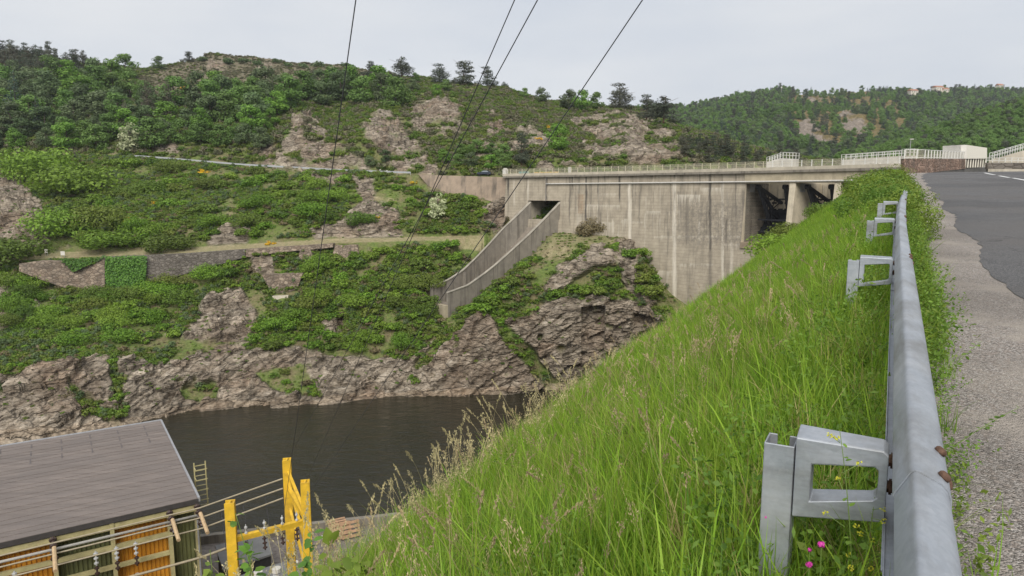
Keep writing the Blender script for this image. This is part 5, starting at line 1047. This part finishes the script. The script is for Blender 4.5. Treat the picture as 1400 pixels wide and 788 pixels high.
scatter_things([[(920, 195), (960, 200), (1060, 214), (1110, 222), (940, 224)]], 22, 9, lambda X, Y, rg: tree('pine', X, Y, rg.uniform(14, 26), 'dark pine on the low ridge behind the spillway', 'pines behind the spillway', None, 0, 1.2), 4)
scatter_things([[(270, 82), (480, 88), (470, 94), (300, 90)]], 10, 18, lambda X, Y, rg: shrub(X, Y, rg.uniform(6, 10), 'low dark bush on the summit skyline', 'bushes on the summit skyline', 2, 10.5, 12.2, 1.3), 5)
# below the road
for X, Y, h, w, t_, lab in ((60, 240, 44, 1.3, 1, 'large bright green bush left below the road'), (105, 262, 46, 1.3, 1, 'bright bush cluster top below the left road end'), (84, 318, 40, 1.2, 1, 'big leafy bush left beside the rock face'), (130, 310, 36, 1.2, 0, 'round green bush right of the leafy one by the path'), (155, 334, 26, 1.9, 1, 'wide light green bush just above the path'), (20, 352, 36, 1.6, 0, 'dark green bush by the path at the left edge'), (240, 340, 26, 1.6, 0, 'dense bush above the path left of the small rocks'), (500, 305, 20, 1.4, 0, 'dark bush beside the rock rib below the road')):
    shrub(X, Y, h, lab, None, t_, 1.2, 9.5, w)
MARKS_AT = [(30, 290, 'beside the left rock face'), (80, 350, 'near the white path signs'), (85, 380, 'below the notched wall'), (170, 395, 'at the foot of the ivy'), (250, 370, 'under the grey terrace wall'), (276, 237, 'by the upper yellow broom'), (214, 281, 'by the middle yellow broom'), (315, 285, 'by the narrow trail'), (315, 322, 'by the small rocks above the path'), (310, 430, 'around the bare rock patch'), (385, 388, 'beside the larger ruin'), (390, 438, 'beside the lowest ruin'), (420, 434, 'near the pale broom'), (437, 280, 'where the left wire passes the slope'), (505, 285, 'beside the rock rib'), (472, 345, 'by the stone buttress'), (600, 285, 'near the blossoming tree'), (590, 415, 'beside the chute end'), (640, 330, 'at the right end of the path'), (560, 480, 'just above the shore rocks, centre'), (200, 480, 'just above the shore rocks, left'), (450, 480, 'just above the shore rocks, under the left wire'), (60, 470, 'just above the shore rocks, far left'), (330, 235, 'right under the valley road'), (150, 222, 'under the left end of the road'), (520, 420, 'on the open slope left of the chute'), (490, 390, 'on the open slope right of the ruins'), (690, 390, 'right of the chute'), (800, 395, 'on the knoll ledge'), (885, 390, 'on the right cliff of the knoll'), (110, 445, 'low on the left slope'), (130, 300, 'on the left slope above the path'), (240, 320, 'above the path, left of the small rocks'), (400, 310, 'above the path, under the left wire'), (110, 555, 'in the left shore cleft'), (160, 510, 'in the narrow shore cleft'), (385, 525, 'in the green shore gully'), (725, 480, 'in the gully of the knoll')]
def where(X, Y): return min(MARKS_AT, key=lambda q: (q[0]-X)**2+(q[1]-Y)**2*2)[2]
def bushes(polys, n, mind, h0, h1, lab, grp, seed, tones=(0, 1), wide=(1.0, 1.5)):
    scatter_things(polys, n, mind, lambda X, Y, rg: one_bush(X, Y, rg.uniform(h0, h1), (h0+h1)/2, grp, int(rg.choice(tones)), rg.uniform(*wide)), seed)
def one_bush(X, Y, h, hm_, grp, tone, w): shrub(X, Y, h, '%s %s bush %s' % ('larger' if h > hm_*1.12 else 'smaller' if h < hm_*.88 else 'middling', ('dark green', 'bright green', 'dull green')[tone], where(X, Y)), grp, tone, 1.2, 8.2, w)
bushes([[(60, 215), (200, 222), (330, 235), (480, 245), (470, 300), (350, 320), (220, 335), (90, 330), (70, 270)]], 80, 13, 9, 19, 'green bush on the slope between the valley road and the path', 'bushes between road and path', 6)
bushes([[(540, 250), (600, 268), (655, 270), (660, 300), (640, 322), (560, 320)]], 26, 11, 7, 13, 'low green bush on the slope left of the chute head', 'bushes left of the chute head', 7, (0, 0, 1))
bushes([[(0, 378), (40, 385), (140, 402), (220, 395), (250, 375), (330, 358), (345, 380), (270, 400), (230, 430), (240, 470), (60, 480), (0, 470)]], 62, 13, 11, 22, 'green bush on the slope below the terrace walls', 'bushes below the terrace walls', 8, (0, 1, 1))
bushes([[(420, 360), (500, 345), (640, 335), (600, 380), (585, 430), (560, 480), (420, 480), (350, 480), (340, 440), (420, 430)]], 84, 13, 10, 20, 'green bush on the overgrown slope left of the chute end', 'bushes left of the chute end', 9, (0, 1, 1))
bushes([[(640, 425), (690, 380), (720, 362), (700, 395), (690, 430)], [(745, 405), (850, 385), (840, 400)], [(850, 335), (880, 350), (900, 395), (895, 420), (880, 400), (868, 360)]], 36, 9, 9, 17, 'green bush on the rocky knoll below the dam', 'bushes on the knoll', 10, (0, 1))
bushes([[(352, 508), (410, 505), (430, 535), (380, 540)], [(100, 530), (165, 565), (165, 580), (110, 560)], [(150, 480), (170, 530), (160, 540)], [(680, 435), (760, 520), (750, 528), (690, 470)]], 16, 10, 5, 9, 'small green tuft in a cleft of the shore rocks', 'tufts in the shore rocks', 11, (0, 1))
for X, Y, h, lab, km in ((180, 208, 42, 'cream blossoming tree by the valley road on the left', (8.9, 11)), (600, 300, 38, 'cream blossoming tree on the slope left of the dam outlet', (5, 8))):
    p = pick(X, Y, *km); e = empty('blossom_tree', p, 1.0); s_ = h*p[1]/F/5.2; e.scale = (s_, s_, s_); tagit(e, lab, 'tree'); ob('trunk', trunk_mesh('trunk', 3.6, .12, 9, 4, M_BARK), e); ob('crown', BLOS[0], e)
BR = [(276, 237, 9, 'bright yellow broom bush below the road, upper left one'), (214, 281, 9, 'yellow broom bush in the middle of the left slope'), (254, 274, 5, 'small yellow broom tuft near the narrow trail'), (176, 302, 11, 'orange-tinged broom bush low on the left slope'), (205, 255, 5, 'faint orange broom tuft under the road'), (440, 295, 9, 'yellow broom bush just right of the left wire'), (367, 334, 8, 'yellow broom bush beside the path by the small rocks'), (420, 434, 8, 'pale yellow broom bush right of the ruins'), (518, 298, 6, 'yellow broom tuft on the rock rib'), (253, 122, 5, 'orange broom tuft high on the heath'), (748, 176, 6, 'yellow broom bush above the bright round tree'), (735, 190, 6, 'yellow broom bush left of the bright round tree'), (566, 246, 6, 'yellow broom tuft under the road near the retaining wall'), (700, 176, 5, 'yellow broom tuft on the slope above the dark pine')]
for X, Y, h, lab in BR: shrub(X, Y, h, lab, 'broom bushes', 0, 1.2, 12, 1.3, 'broom_bush', BROOM[random.randrange(2)], 1.25, 'broom bush')
# dry brush mound at the foot of the dam face and ivy on the terrace wall
p = un(810, 318, 171); o = ob('brush_mound', lobes_mesh('brush_mound', dome_lobes(200, 4.2, 4.6, 30), 4200, .45, .28, M_DRYB, 201, zmin=-.3), None, p-np.array([0, 0, .8])); tagit(o, 'brown-green brush mound against the foot of the dam face', 'bush')
def ivy(quads, n, label, seed):
    rg = np.random.default_rng(seed); P = []
    for k in range(n):
        (a, b, c, d) = quads[rg.integers(len(quads))]; u, v = rg.uniform(), rg.uniform()**.9; X, Y, D = [(1-u)*(1-v)*a[i]+u*(1-v)*b[i]+u*v*c[i]+(1-u)*v*d[i] for i in range(3)]; P.append(un(X, Y, D-rg.uniform(.1, .7)))
    P = np.array(P); Nn = rg.normal(size=(n, 3))*.5+np.array([0, -1, .5]); Nn /= np.linalg.norm(Nn, axis=1)[:, None]; V, Fc = leafquads(P, Nn, rg.uniform(.3, .6, n), rg.uniform(.25, .5, n), rg)
    return tagit(ob('ivy_curtain', np_mesh('ivy_curtain', V, Fc, M_IVY, fattr={'tint': rg.uniform(0, 1, n)})), label, 'ivy')
ivy([((143, 351, 164.5), (201, 349.5, 166.6), (197, 400, 164.5), (145, 402, 162))], 3800, 'dark ivy curtain covering part of the terrace wall', 1)
ivy([((80, 354, 163), (138, 352.5, 163.8), (108, 368, 162.4), (100, 372, 162.3)), ((82, 354, 163), (140, 352, 163.8), (115, 365, 162.6), (92, 362, 162.4))], 900, 'ivy hanging in the notch of the broken terrace wall', 2)
# ground cover of the slopes (uncountable)
rg = np.random.default_rng(21)
def cover(name, kmin, kmax, n, protos, smin, smax, cond, wts, label):
    w_ = ((K > kmin) & (K < kmax) & cond).astype(float)*np.gradient(G[..., 1], axis=0).clip(.02, 4); w_[:, 0] = 0; f = w_.ravel()/w_.sum(); ii = rg.choice(len(f), n, p=f); P = G.reshape(-1, 3)[ii] + rg.normal(size=(n, 3))*np.array([.4, .4, 0]); sc = rg.uniform(smin, smax, n)
    P[:, 2] -= .12*sc; return scatter(name, protos, P, rg.uniform(0, 6.28, n), sc, rg.choice(len(protos), n, p=wts), label)
cl = (fbm(G*.07+5, 3) + .5*fbm(G*.25+15, 3) > -.07)
inX = (gx > -60) & (gx < 920)
cover('slope_undergrowth', 1.12, 7.95, 16500, COVER, .35, 1.35, (rsm < .35) & (dirt < .05) & ~inchute & ~((K > 6.9) & (gx > 555)) & inX & cl & ~((K > 3.9) & (K < 5.1)), [.3, .22, .16, .12, .12, .08], 'dense low green undergrowth on the far slopes')
cover('slope_tufts', 1.12, 7.95, 8000, COVER, .14, .42, (rsm < .5) & ~inchute & ~((K > 6.9) & (gx > 555)) & inX & ~((K > 3.9) & (K < 5.1) & (gx < 662)), [.3, .25, .15, .2, .05, .05], 'short tufts filling the gaps on the far slopes')
cover('hill_scrub', 9.1, 12.15, 15000, HEATH, .7, 1.9, (rsm < .4) & (heath < .5) & (gx > -60) & (gx < 1150), [.2, .2, .6], 'low scrub on the hill above the valley road')
cover('summit_heath', 9.5, 12.15, 7000, HEATH, .4, 1.1, (rsm < .5) & (heath > .3) & (gx > -60) & (gx < 1150), [.45, .45, .1], 'brownish heath on the summit and rocky slope')
cover('rock_tufts', 1.2, 12.1, 1500, COVER, .2, .5, (rsm > .5) & (gx > -60) & (gx < 950), [.3, .2, .2, .2, .05, .05], 'small green tufts growing on the rock faces')
# far woods
FARTREE = [TREES['broad', i][1][j] for i, j in ((0, 0), (1, 2), (2, 0))]+[TREES['pine', 0][1][0], TREES['cone', 0][1][0]]
def farwood(name, g, k, he, ro, n, smin, smax, kmin, kmax, label, wts, xmax=1480):
    fx, fy = proj(g); w_ = ((k > kmin) & (k < kmax) & (fx < xmax)).astype(float)*np.where(he > .5, .2, 1)*np.where(ro > .5, .03, 1); f = w_.ravel()/w_.sum(); ii = rg.choice(len(f), n, p=f); P = g.reshape(-1, 3)[ii]+rg.normal(size=(n, 3))*np.array([3, 3, 0]); P[:, 2] -= .8
    return scatter(name, FARTREE, P, rg.uniform(0, 6.28, n), rg.uniform(smin, smax, n), rg.choice(5, n, p=wts), label)
farwood('far_wood', HB, HK, HH, HR, 9500, .7, 1.25, .3, 3.05, 'distant mixed wood covering the far hills', [.34, .2, .22, .14, .10])
farwood('right_wood', HCg, HCk, HCh, HCr, 2600, .45, .8, .4, 2.1, 'green wood on the nearer slope at the right edge', [.45, .15, .35, .05, 0])
def hpick(X, Y): hx, hy = proj(HB); m_ = (hx-X)**2+(hy-Y)**2+np.where((HK > .5) & (HK < 3.1), 0, 1e6); return HB[np.unravel_index(np.argmin(m_), m_.shape)].copy()
far_rows = [(1178, 132), (1186, 131), (1194, 132), (1202, 133), (1211, 133), (1220, 134), (1228, 135), (1238, 134), (1246, 134), (1256, 134), (1264, 135), (1310, 131), (1322, 130), (1334, 130)]
for X, Y in far_rows:
    p = hpick(X, Y); e = empty('conifer_tree', p-np.array([0, 0, .5]), random.uniform(0, 6)); s_ = random.uniform(.95, 1.45); e.scale = (s_*.8, s_*.8, s_); tagit(e, 'distant dark conifer on the far right skyline', 'conifer', 'conifers on the far skyline'); ob('trunk', TREES['cone', 1][0], e); ob('crown', TREES['cone', random.randrange(3)][1][0], e)
M_TILE = plain('roof_tile', (.36, .17, .11), .8); M_REND = plain('house_render', (.62, .56, .48), .8)
for X, Y, w, d, h, lab in ((1283, 131, 14, 9, 6, 'far white house with red roof on the skyline, largest one'), (1292, 132.5, 10, 8, 5, 'far pale house right of the largest one on the skyline'), (1247, 135, 12, 8, 4, 'far low grey house left of the skyline hamlet'), (1366, 126, 9, 7, 4.5, 'far small house at the right skyline')):
    p = hpick(X, Y); p[2] += 6; e = empty('far_house', p, .2); tagit(e, lab, 'house', 'houses on the far skyline'); MB().box((0, 0, h/2-5), (w, d, h+10)).build('wall', M_REND, e)
    rf = MB().prism([(-w/2-.5, -d/2-.6, h), (-w/2-.5, d/2+.6, h), (-w/2-.5, 0, h+2.6)], (w+1, 0, 0)).build('roof', M_TILE, e)
    for k in range(3): MB().box((-w/2+w*(k+.7)/3.4, -d/2-.04, h*.55), (1.3, .12, 1.7)).build('window', plain('dark_glass', (.1, .12, .1)), e)
p = hpick(1067, 132); e = empty('radio_mast', p); tagit(e, 'thin mast on the far skyline', 'mast'); MB().tube([(0, 0, -2), (0, 0, 16)], [.4, .2], 5).build('pole', plain('grey_paint', (.33, .33, .32)), e); MB().box((0, 0, 13), (1.6, 1.6, 2)).build('antenna', M_CONW, e)

# ------------------------------------------------------------------ the grass bank
M_GR = LM('grass_blade', (.066, .160, .011), (.19, .325, .026), (.22, .25, .04), .48, .45, .6); M_GRD = LM('grass_dark', (.04, .11, .010), (.11, .215, .022), (.10, .14, .022), .4); M_DRY = LM('dry_grass', (.19, .155, .06), (.33, .275, .13), (.25, .21, .085), .3)
M_HEAD = LM('seed_head', (.19, .14, .085), (.42, .35, .19), (.22, .165, .11), .3, hue=.7); M_WEED = LM('weed_leaf', (.045, .105, .014), (.125, .205, .032), (.12, .18, .028), .35); M_STEM = plain('green_stem', (.16, .24, .05), .6)
def blades(rg, n, h0, h1, w, rad_, lean, seg=4):
    a = rg.uniform(0, 2*math.pi, n); r = rad_*np.sqrt(rg.uniform(0, 1, n)); B = np.stack([np.cos(a)*r, np.sin(a)*r, np.full(n, -.04)], -1); h = rg.uniform(h0, h1, n); la = rg.uniform(0, 2*math.pi, n); ld = np.stack([np.cos(la), np.sin(la)], -1); lm = rg.uniform(.05, lean, n); droop = rg.uniform(0, .35, n)
    wd = np.stack([-ld[:, 1], ld[:, 0], 0*la], -1)*(w*rg.uniform(.6, 1.3, n))[:, None]; V = []; T = []; k = 0
    ts = np.linspace(0, 1, seg); C = []
    for t in ts: C.append(B + np.concatenate([ld*(lm*h*t**1.8)[:, None], (h*(t-droop*lm*t**3))[:, None]], 1))
    V = [];
    for i, t in enumerate(ts[:-1]): f = (1-t)**.6*(.75+.25*min(1, t*6)); V += [C[i]-wd*f/2, C[i]+wd*f/2]
    V.append(C[-1]); V = np.stack(V, 1); m = V.shape[1]; base = (np.arange(n)*m)[:, None]; Fc = []
    for i in range(seg-2): Fc += [base+np.array([2*i, 2*i+1, 2*i+3]), base+np.array([2*i, 2*i+3, 2*i+2])]
    Fc.append(base+np.array([m-3, m-2, m-1])); Fc = np.stack(Fc, 1).reshape(-1, 3); tint = np.repeat(rg.uniform(0, 1, n), 2*seg-3)
    return V.reshape(-1, 3), Fc, tint
def clump(name, seed, n, h0, h1, w, rad_, lean, mat, seg=4):
    r_ = np.random.default_rng(seed); V, Fc, t = blades(r_, n, h0, h1, w, rad_, lean, seg); return np_mesh(name, V, Fc, mat, fattr={'tint': t})
NEAR = [clump('near', 300+i, 26, .16, .50, .0078, .07, .75, (M_GR, M_GR, M_GR, M_GR, M_GRD, M_DRY)[i], 5) for i in range(6)]+[clump('near_broad', 308+i, 9, .22, .6, .015, .06, .9, M_GR, 5) for i in range(2)]
MIDC = [clump('mid', 310+i, 34, .16, .50, .0135, .14, .7, (M_GR, M_GR, M_GR, M_GRD, M_DRY)[i], 4) for i in range(5)]
FARC = [clump('far', 320+i, 46, .2, .55, .03, .42, .6, (M_GR, M_GR, M_YG, M_GRD)[i], 3) for i in range(4)]
def stalk(seed, kind):
    """a flowering grass: a thin culm and a loose or spike-like head"""
    r_ = np.random.default_rng(seed); h = r_.uniform(.5, .78); la = r_.uniform(0, 6.28); ld = np.array([math.cos(la), math.sin(la), 0]); q = np.linspace(0, 1, 9); lean = r_.uniform(.12, .4); C = np.array([ld*lean*h*t**2.2+np.array([0, 0, h*(t-.25*lean*t**3)]) for t in q])
    side = np.cross(ld, [0, 0, 1])*.0011; V = []; Fc = []; T = []
    for sd in (side, ld*.0011):
        b = len(V)
        for c in C: V += [c-sd, c+sd]
        for i in range(8): Fc.append((b+2*i, b+2*i+1, b+2*i+3, b+2*i+2)); T.append(.6)
    n = (46, 60, 34)[kind]; hl = (.12, .17, .09)[kind]; spread = (.006, .026, .012)[kind]
    for k in range(n):
        t = 1-hl/h*r_.uniform(0, 1); c = np.array([np.interp(t, q, C[:, i]) for i in range(3)]); tt = (1-t)/(hl/h); w_ = spread*(.35+tt*(1 if kind == 1 else (1-tt)*2.2)); c = c+r_.normal(size=3)*w_*np.array([1, 1, .6]); a = r_.normal(size=3)*.5+np.array([0, 0, 1])+ld*.3; a /= np.linalg.norm(a); s2 = np.cross(a, r_.normal(size=3)); s2 /= np.linalg.norm(s2); L, W = r_.uniform(.006, .012), r_.uniform(.0022, .004); b = len(V); V += [c-a*L, c+s2*W, c+a*L, c-s2*W]; Fc.append((b, b+1, b+2, b+3)); T.append(r_.uniform(0, 1))
    me = np_mesh('stalk', np.array(V), np.array(Fc), M_HEAD, fattr={'tint': np.array(T)}); return me
STALK = [stalk(330+i, i % 3) for i in range(9)]
M_PALE = LM('pale_seed_head', (.24, .20, .105), (.44, .38, .22), (.33, .29, .15), .3); _mh = M_HEAD; M_HEAD = M_PALE; EDGE = [stalk(360+i, i % 3) for i in range(6)]; M_HEAD = _mh
def weed(seed, mat, n=60, h=.38, leaf=.035, stems=5):
    r_ = np.random.default_rng(seed); P = []; N2 = []; 
    for k in range(stems):
        a = r_.uniform(0, 6.28); l = r_.uniform(.05, .45); hh = h*r_.uniform(.55, 1.1)
        for j in range(n//stems): t = r_.uniform(.08, 1); P.append([math.cos(a)*l*h*t**1.4+r_.normal()*.02, math.sin(a)*l*h*t**1.4+r_.normal()*.02, hh*t]); N2.append(r_.normal(size=3)*.7+np.array([0, 0, .9]))
    P = np.array(P); N2 = np.array(N2); N2 /= np.linalg.norm(N2, axis=1)[:, None]; V, Fc = leafquads(P, N2, leaf*r_.uniform(.6, 1.4, len(P)), leaf*.5*r_.uniform(.6, 1.3, len(P)), r_); return np_mesh('weed', V, Fc, mat, fattr={'tint': r_.uniform(0, 1, len(P))})
WEED = [weed(340+i, (M_WEED, M_WEED, M_YG)[i % 3], 90, .4, .03, 7) for i in range(4)]
rg = np.random.default_rng(31)
def bank_pts(n, s0_, s1_, t0_, t1_, power=1.0):
    s = s0_+(s1_-s0_)*rg.uniform(0, 1, n)**power; t = rg.uniform(t0_, t1_, n); x = s*DS[0]+t*DT[0]; y = s*DS[1]+t*DT[1]; return s, t, np.stack([x, y, ground(s, t)], -1)
def lay(name, protos, n, s0_, s1_, t0_, t1_, smin, smax, wts, label, power=1.0, tilt=.15, patch=None):
    s, t, P = bank_pts(n, s0_, s1_, t0_, t1_, power); sc = rg.uniform(smin, smax, n); idx = rg.choice(len(protos), n, p=wts)
    pn = fbm(np.stack([s*.55, t*.55, 0*s], -1), 3); sc = sc*(1+.45*pn)
    if patch is not None: k = pn > patch; P, sc, idx, s = P[k], sc[k], idx[k], s[k]
    n = len(P); return scatter(name, protos, P, rg.uniform(0, 6.28, n), sc, idx, label, rg.normal(size=(n, 2))*tilt)
lay('near_grass', NEAR, 15000, .3, 13, -4.9, .10, .75, 1.25, [.21, .20, .16, .12, .12, .08, .06, .05], 'tall green grass of the bank close to the guardrail')
lay('middle_grass', MIDC, 15000, 11, 45, -5.2, .2, .8, 1.2, [.28, .26, .24, .16, .06], 'tall green grass further along the bank', 1.35)
lay('distant_grass', FARC, 9000, 38, 138, -7.5, .6, .7, 1.05, [.34, .3, .22, .14], 'grass at the far end of the bank', 1.2)
lay('lower_grass', MIDC, 5000, 1, 40, -8.0, -4.8, .8, 1.2, [.28, .26, .24, .16, .06], 'grass beyond the edge of the bank')
lay('flowering_grass', STALK, 1500, .8, 16, -4.7, -.45, .7, 1.15, [1/9]*9, 'tan and purple flowering grass heads on the bank', 1.3, .12, -.12)
lay('edge_grass', EDGE, 360, 2.4, 10, -4.9, -3.6, 1.05, 1.6, [1/6]*6, 'tall flowering grass along the bank edge', 1.5, .2)
lay('bank_weeds', WEED, 2000, .6, 30, -4.8, -.2, .6, 1.2, [.3, .25, .25, .2], 'leafy weeds among the grass of the bank', 1.4, .1, -.05)
lay('rail_weeds', WEED, 420, 1.2, 22, -.6, .05, .8, 1.5, [.35, .35, .1, .2], 'leafy weeds crowding the guardrail posts', 1.2)
lay('shoulder_weeds', WEED+NEAR[:2], 800, 5.2, 24, .24, .46, .6, 1.4, [.25, .2, .25, .1, .1, .1], 'leafy weeds between guardrail and gravel', .8)
lay('shoulder_tufts', WEED+NEAR[:2], 45, 1.0, 6, .24, .42, .5, 1.0, [.3, .3, .1, .1, .1, .1], 'sparse weeds at the gravel edge')
lay('verge_growth', WEED+MIDC[:3], 1300, 19, 62, -.8, .28, 1.1, 1.8, [.15, .15, .25, .1, .15, .1, .1], 'overgrown verge past the end of the guardrail', 1.2)
# roadside bushes that hide the end of the guardrail
RB = [lobes_mesh('roadside_bush', dome_lobes(400+i, .85, 1.25, 26), 4600, .062, .036, (M_YG, M_WEED, M_YG)[i], 405+i, zmin=-.1) for i in range(3)]
rb = [(19.0, .1, .95, 'yellow-green bush at the end of the guardrail'), (21.5, -.4, 1.1, 'yellow-green bush left of the guardrail end'), (24.0, -.05, 1.1, 'leafy bush behind the guardrail end, gravel side'), (27, -.3, 1.25, 'tall yellow-green bush behind the guardrail end'), (31, -.1, 1.2, 'green bush behind the others past the rail end'), (33, -.8, 1.3, 'yellow-green bush where bank and dam meet in view'), (39, -.3, 1.3, 'pale green bush before the brown parapet wall'), (43, -1.0, 1.3, 'bush at the top of the bank before the spillway'), (16.2, .34, .6, 'low leafy bush between rail and gravel')]
for i, (s, t, sc, lab) in enumerate(rb):
    p = st(s, t); p[2] = float(ground(s, t))-.1; o = ob('roadside_bush', RB[i % 3], None, p); o.rotation_euler = (0, 0, i*1.3); o.scale = (sc*1.1, sc*1.1, sc); tagit(o, lab, 'bush', 'bushes at the guardrail end')
for i, (sB, tB, hB, lab) in enumerate(((58, -4.6, 1.3, 'dark green bush on the bank edge below the spillway bays'), (40, -4.5, 1.3, 'low bush on the bank edge before the dam face'), (66, -5.0, 1.2, 'small dark bush on the bank edge under the pier'), (33, -4.5, 1.2, 'leafy bush on the bank edge right of the knoll'))):
    p = st(sB, tB); p[2] = float(ground(sB, tB))-.15; o = ob('bank_bush', BIGS[(0, 0, 2, 1, 1, 0)[i]][i % 3], None, p); sc = hB/2.3; o.scale = (sc*1.25, sc*1.25, sc); o.rotation_euler = (0, 0, i*1.1); tagit(o, lab, 'bush', 'bushes on the bank edge')
# brambles and vine tips at the lower left, plants round the first post
def sprig(base, tip, nleaf, leaf, mat, label, name, cat, seed, group=None, stem=.004):
    r_ = np.random.default_rng(seed); e = empty(name, base); a = np.zeros(3); b = np.array(tip)-np.array(base); mid = (a+b)/2+np.array([r_.normal()*.05, r_.normal()*.05, .06]); q = np.linspace(0, 1, 12)[:, None]; C = (1-q)**2*a+2*q*(1-q)*mid+q*q*b
    MB().tube(C, list(np.linspace(stem*1.4, stem*.5, 12)), 6).build('stem', M_STEM, e); V = []; Fc = []; T = []
    for k in range(nleaf):
        t = r_.uniform(.2, 1)*11; i = min(10, int(t)); c = C[i]+(C[i+1]-C[i])*(t-i); d = sphere(1, r_)[0]; d[2] = d[2]*.4+.1; d /= np.linalg.norm(d); n_ = np.array([0, 0, 1])+r_.normal(size=3)*.45; s2 = np.cross(d, n_); s2 /= np.linalg.norm(s2); n_ = np.cross(s2, d); L = leaf*r_.uniform(.6, 1.25); o = len(V); c0 = c+d*L*.25
        V += [c0, c0+d*L*.3+s2*L*.34+n_*L*.05, c0+d*L*.7+s2*L*.28+n_*L*.03, c0+d*L*1.05-n_*L*.08, c0+d*L*.7-s2*L*.28+n_*L*.03, c0+d*L*.3-s2*L*.34+n_*L*.05, c0+d*L*.5-n_*L*.03]; Fc += [(o, o+1, o+6), (o+1, o+2, o+6), (o+2, o+3, o+6), (o+3, o+4, o+6), (o+4, o+5, o+6), (o+5, o, o+6)]; T += [r_.uniform()]*6
    ob('leaves', np_mesh('leaves', np.array(V), np.array(Fc), mat, fattr={'tint': np.array(T)}), e); return tagit(e, label, cat, group)
for i, (X0, Y0, X1, Y1, D, n, lf, mt, lab) in enumerate(((372, 860, 322, 702, 4.6, 26, .075, M_L2, 'leafy green sprig in front of the yellow gantry post'), (345, 850, 345, 745, 4.4, 20, .07, M_L2, 'low leafy sprig right of the left gantry post'), (300, 850, 287, 752, 4.5, 18, .07, M_YG, 'light green sprig before the powerhouse corner'), (420, 850, 425, 728, 4.4, 26, .07, M_IVY, 'dark leafy sprig before the right gantry post'), (470, 830, 448, 745, 4.2, 26, .10, M_YG, 'yellow-green vine leaves at the lower bank edge'), (500, 840, 480, 760, 4.0, 24, .09, M_YG, 'broad yellow-green leaves beside the vine'), (450, 860, 405, 770, 4.2, 22, .08, M_L2, 'green leaves at the frame bottom under the gantry'))):
    a = un(X0, Y0, D); b = un(X1, Y1, D+.1); s = a[0]*DS[0]+a[1]*DS[1]; t = a[0]*DT[0]+a[1]*DT[1]; a[2] = min(a[2], float(ground(s, t))+.1); sprig(a, b, n, lf, mt, lab, 'leafy_sprig', 'plant', 500+i)
M_PINK = plain('pink_petal', (.62, .06, .36), .5, 0, .25, 40)
for i, (X, Y, D, r, lab) in enumerate(((1123, 745, 2.05, .012, 'largest pink flower right of the nearest post'), (1106, 772, 2.0, .011, 'pink flower low beside the nearest post'), (1107, 752, 2.1, .007, 'small pink bud between post and bracket'), (1047, 707, 2.3, .007, 'small pink flower left of the nearest post'), (982, 522, 6.0, .018, 'lone pink flower head high in the grass'))):
    p = un(X, Y, D); s = p[0]*DS[0]+p[1]*DS[1]; t = p[0]*DT[0]+p[1]*DT[1]; g0 = float(ground(s, t)); e = empty('pink_flower', (p[0], p[1], g0)); tagit(e, lab, 'flower', 'pink flowers in the bank'); h = p[2]-g0
    MB().tube([(0, 0, 0), (.01, .01, h*.6), (0, 0, h)], .002, 5).build('stem', M_STEM, e); r_ = np.random.default_rng(i); d = sphere(46, r_); V, Fc = leafquads(d*r*r_.uniform(.3, 1, (46, 1))+np.array([0, 0, h]), d, r*1.1, r*.8, r_); ob('petals', np_mesh('petals', V, Fc, M_PINK), e)
M_YFL = plain('yellow_bud', (.52, .50, .04), .6, 0, .3, 40)
for i, (X0, Y0, X1, Y1, D, lab) in enumerate(((1176, 800, 1148, 588, 2.02, 'tall yellow-budded weed in front of the nearest bracket'), (1160, 800, 1196, 680, 2.1, 'shorter yellow-budded weed behind the bracket window'))):
    a, b = un(X0, Y0, D), un(X1, Y1, D+.05); s = a[0]*DS[0]+a[1]*DS[1]; t = a[0]*DT[0]+a[1]*DT[1]; a[2] = float(ground(s, t)); e = sprig(a, b, 12, .022, M_WEED, lab, 'yellow_weed', 'plant', 520+i, None, .0018); r_ = np.random.default_rng(i); P = []; 
    for k in range(7):
        q = r_.uniform(.45, 1); c = (b-a)*q+np.array([r_.normal()*.03, r_.normal()*.03, 0]); MB().tube([(b-a)*q*.96, c], .001, 4).build('stem', M_STEM, e); d = sphere(12, r_); P.append(c+d*.008)
    P = np.concatenate(P); Nn = sphere(len(P), r_); V, Fc = leafquads(P, Nn, .009, .006, r_); ob('buds', np_mesh('buds', V, Fc, M_YFL), e)
# arching weed stems over the gravel on the right
for i, (s, t, ds, dt, h, lab) in enumerate(((4.2, .26, .3, .42, .30, 'thin weed arching over the gravel beside the rail'), (2.3, .24, .1, .30, .18, 'small weed sprawling on the gravel near the frame bottom'), (1.9, .24, .1, .34, .10, 'flat weed on the gravel at the frame bottom'), (5.4, .3, .2, .3, .4, 'upright thin weed at the gravel edge further along'))):
    a = st(s, t); b = st(s+ds, t+dt, h); sprig(a, b, 30, .028, M_WEED, lab, 'gravel_weed', 'plant', 540+i, 'weeds on the gravel', .002)
# ------------------------------------------------------------------ the air
hz = MB(); hz.hexa([(-900, -60, -48.2), (2100, -60, -48.2), (2100, 1700, -48.2), (-900, 1700, -48.2), (-900, -60, 205), (2100, -60, 205), (2100, 1700, 205), (-900, 1700, 205)])
hm = bpy.data.materials.new('haze'); hm.use_nodes = True; hn = hm.node_tree.nodes; hn.remove(hn['Principled BSDF']); pv = hn.new('ShaderNodeVolumePrincipled'); pv.inputs['Color'].default_value = (.90, .95, 1.0, 1); pv.inputs['Density'].default_value = .00009; pv.inputs['Anisotropy'].default_value = .2
hm.node_tree.links.new(pv.outputs[0], hn['Material Output'].inputs['Volume'])
ho = hz.build('haze', hm); tagit(ho, kind='stuff')
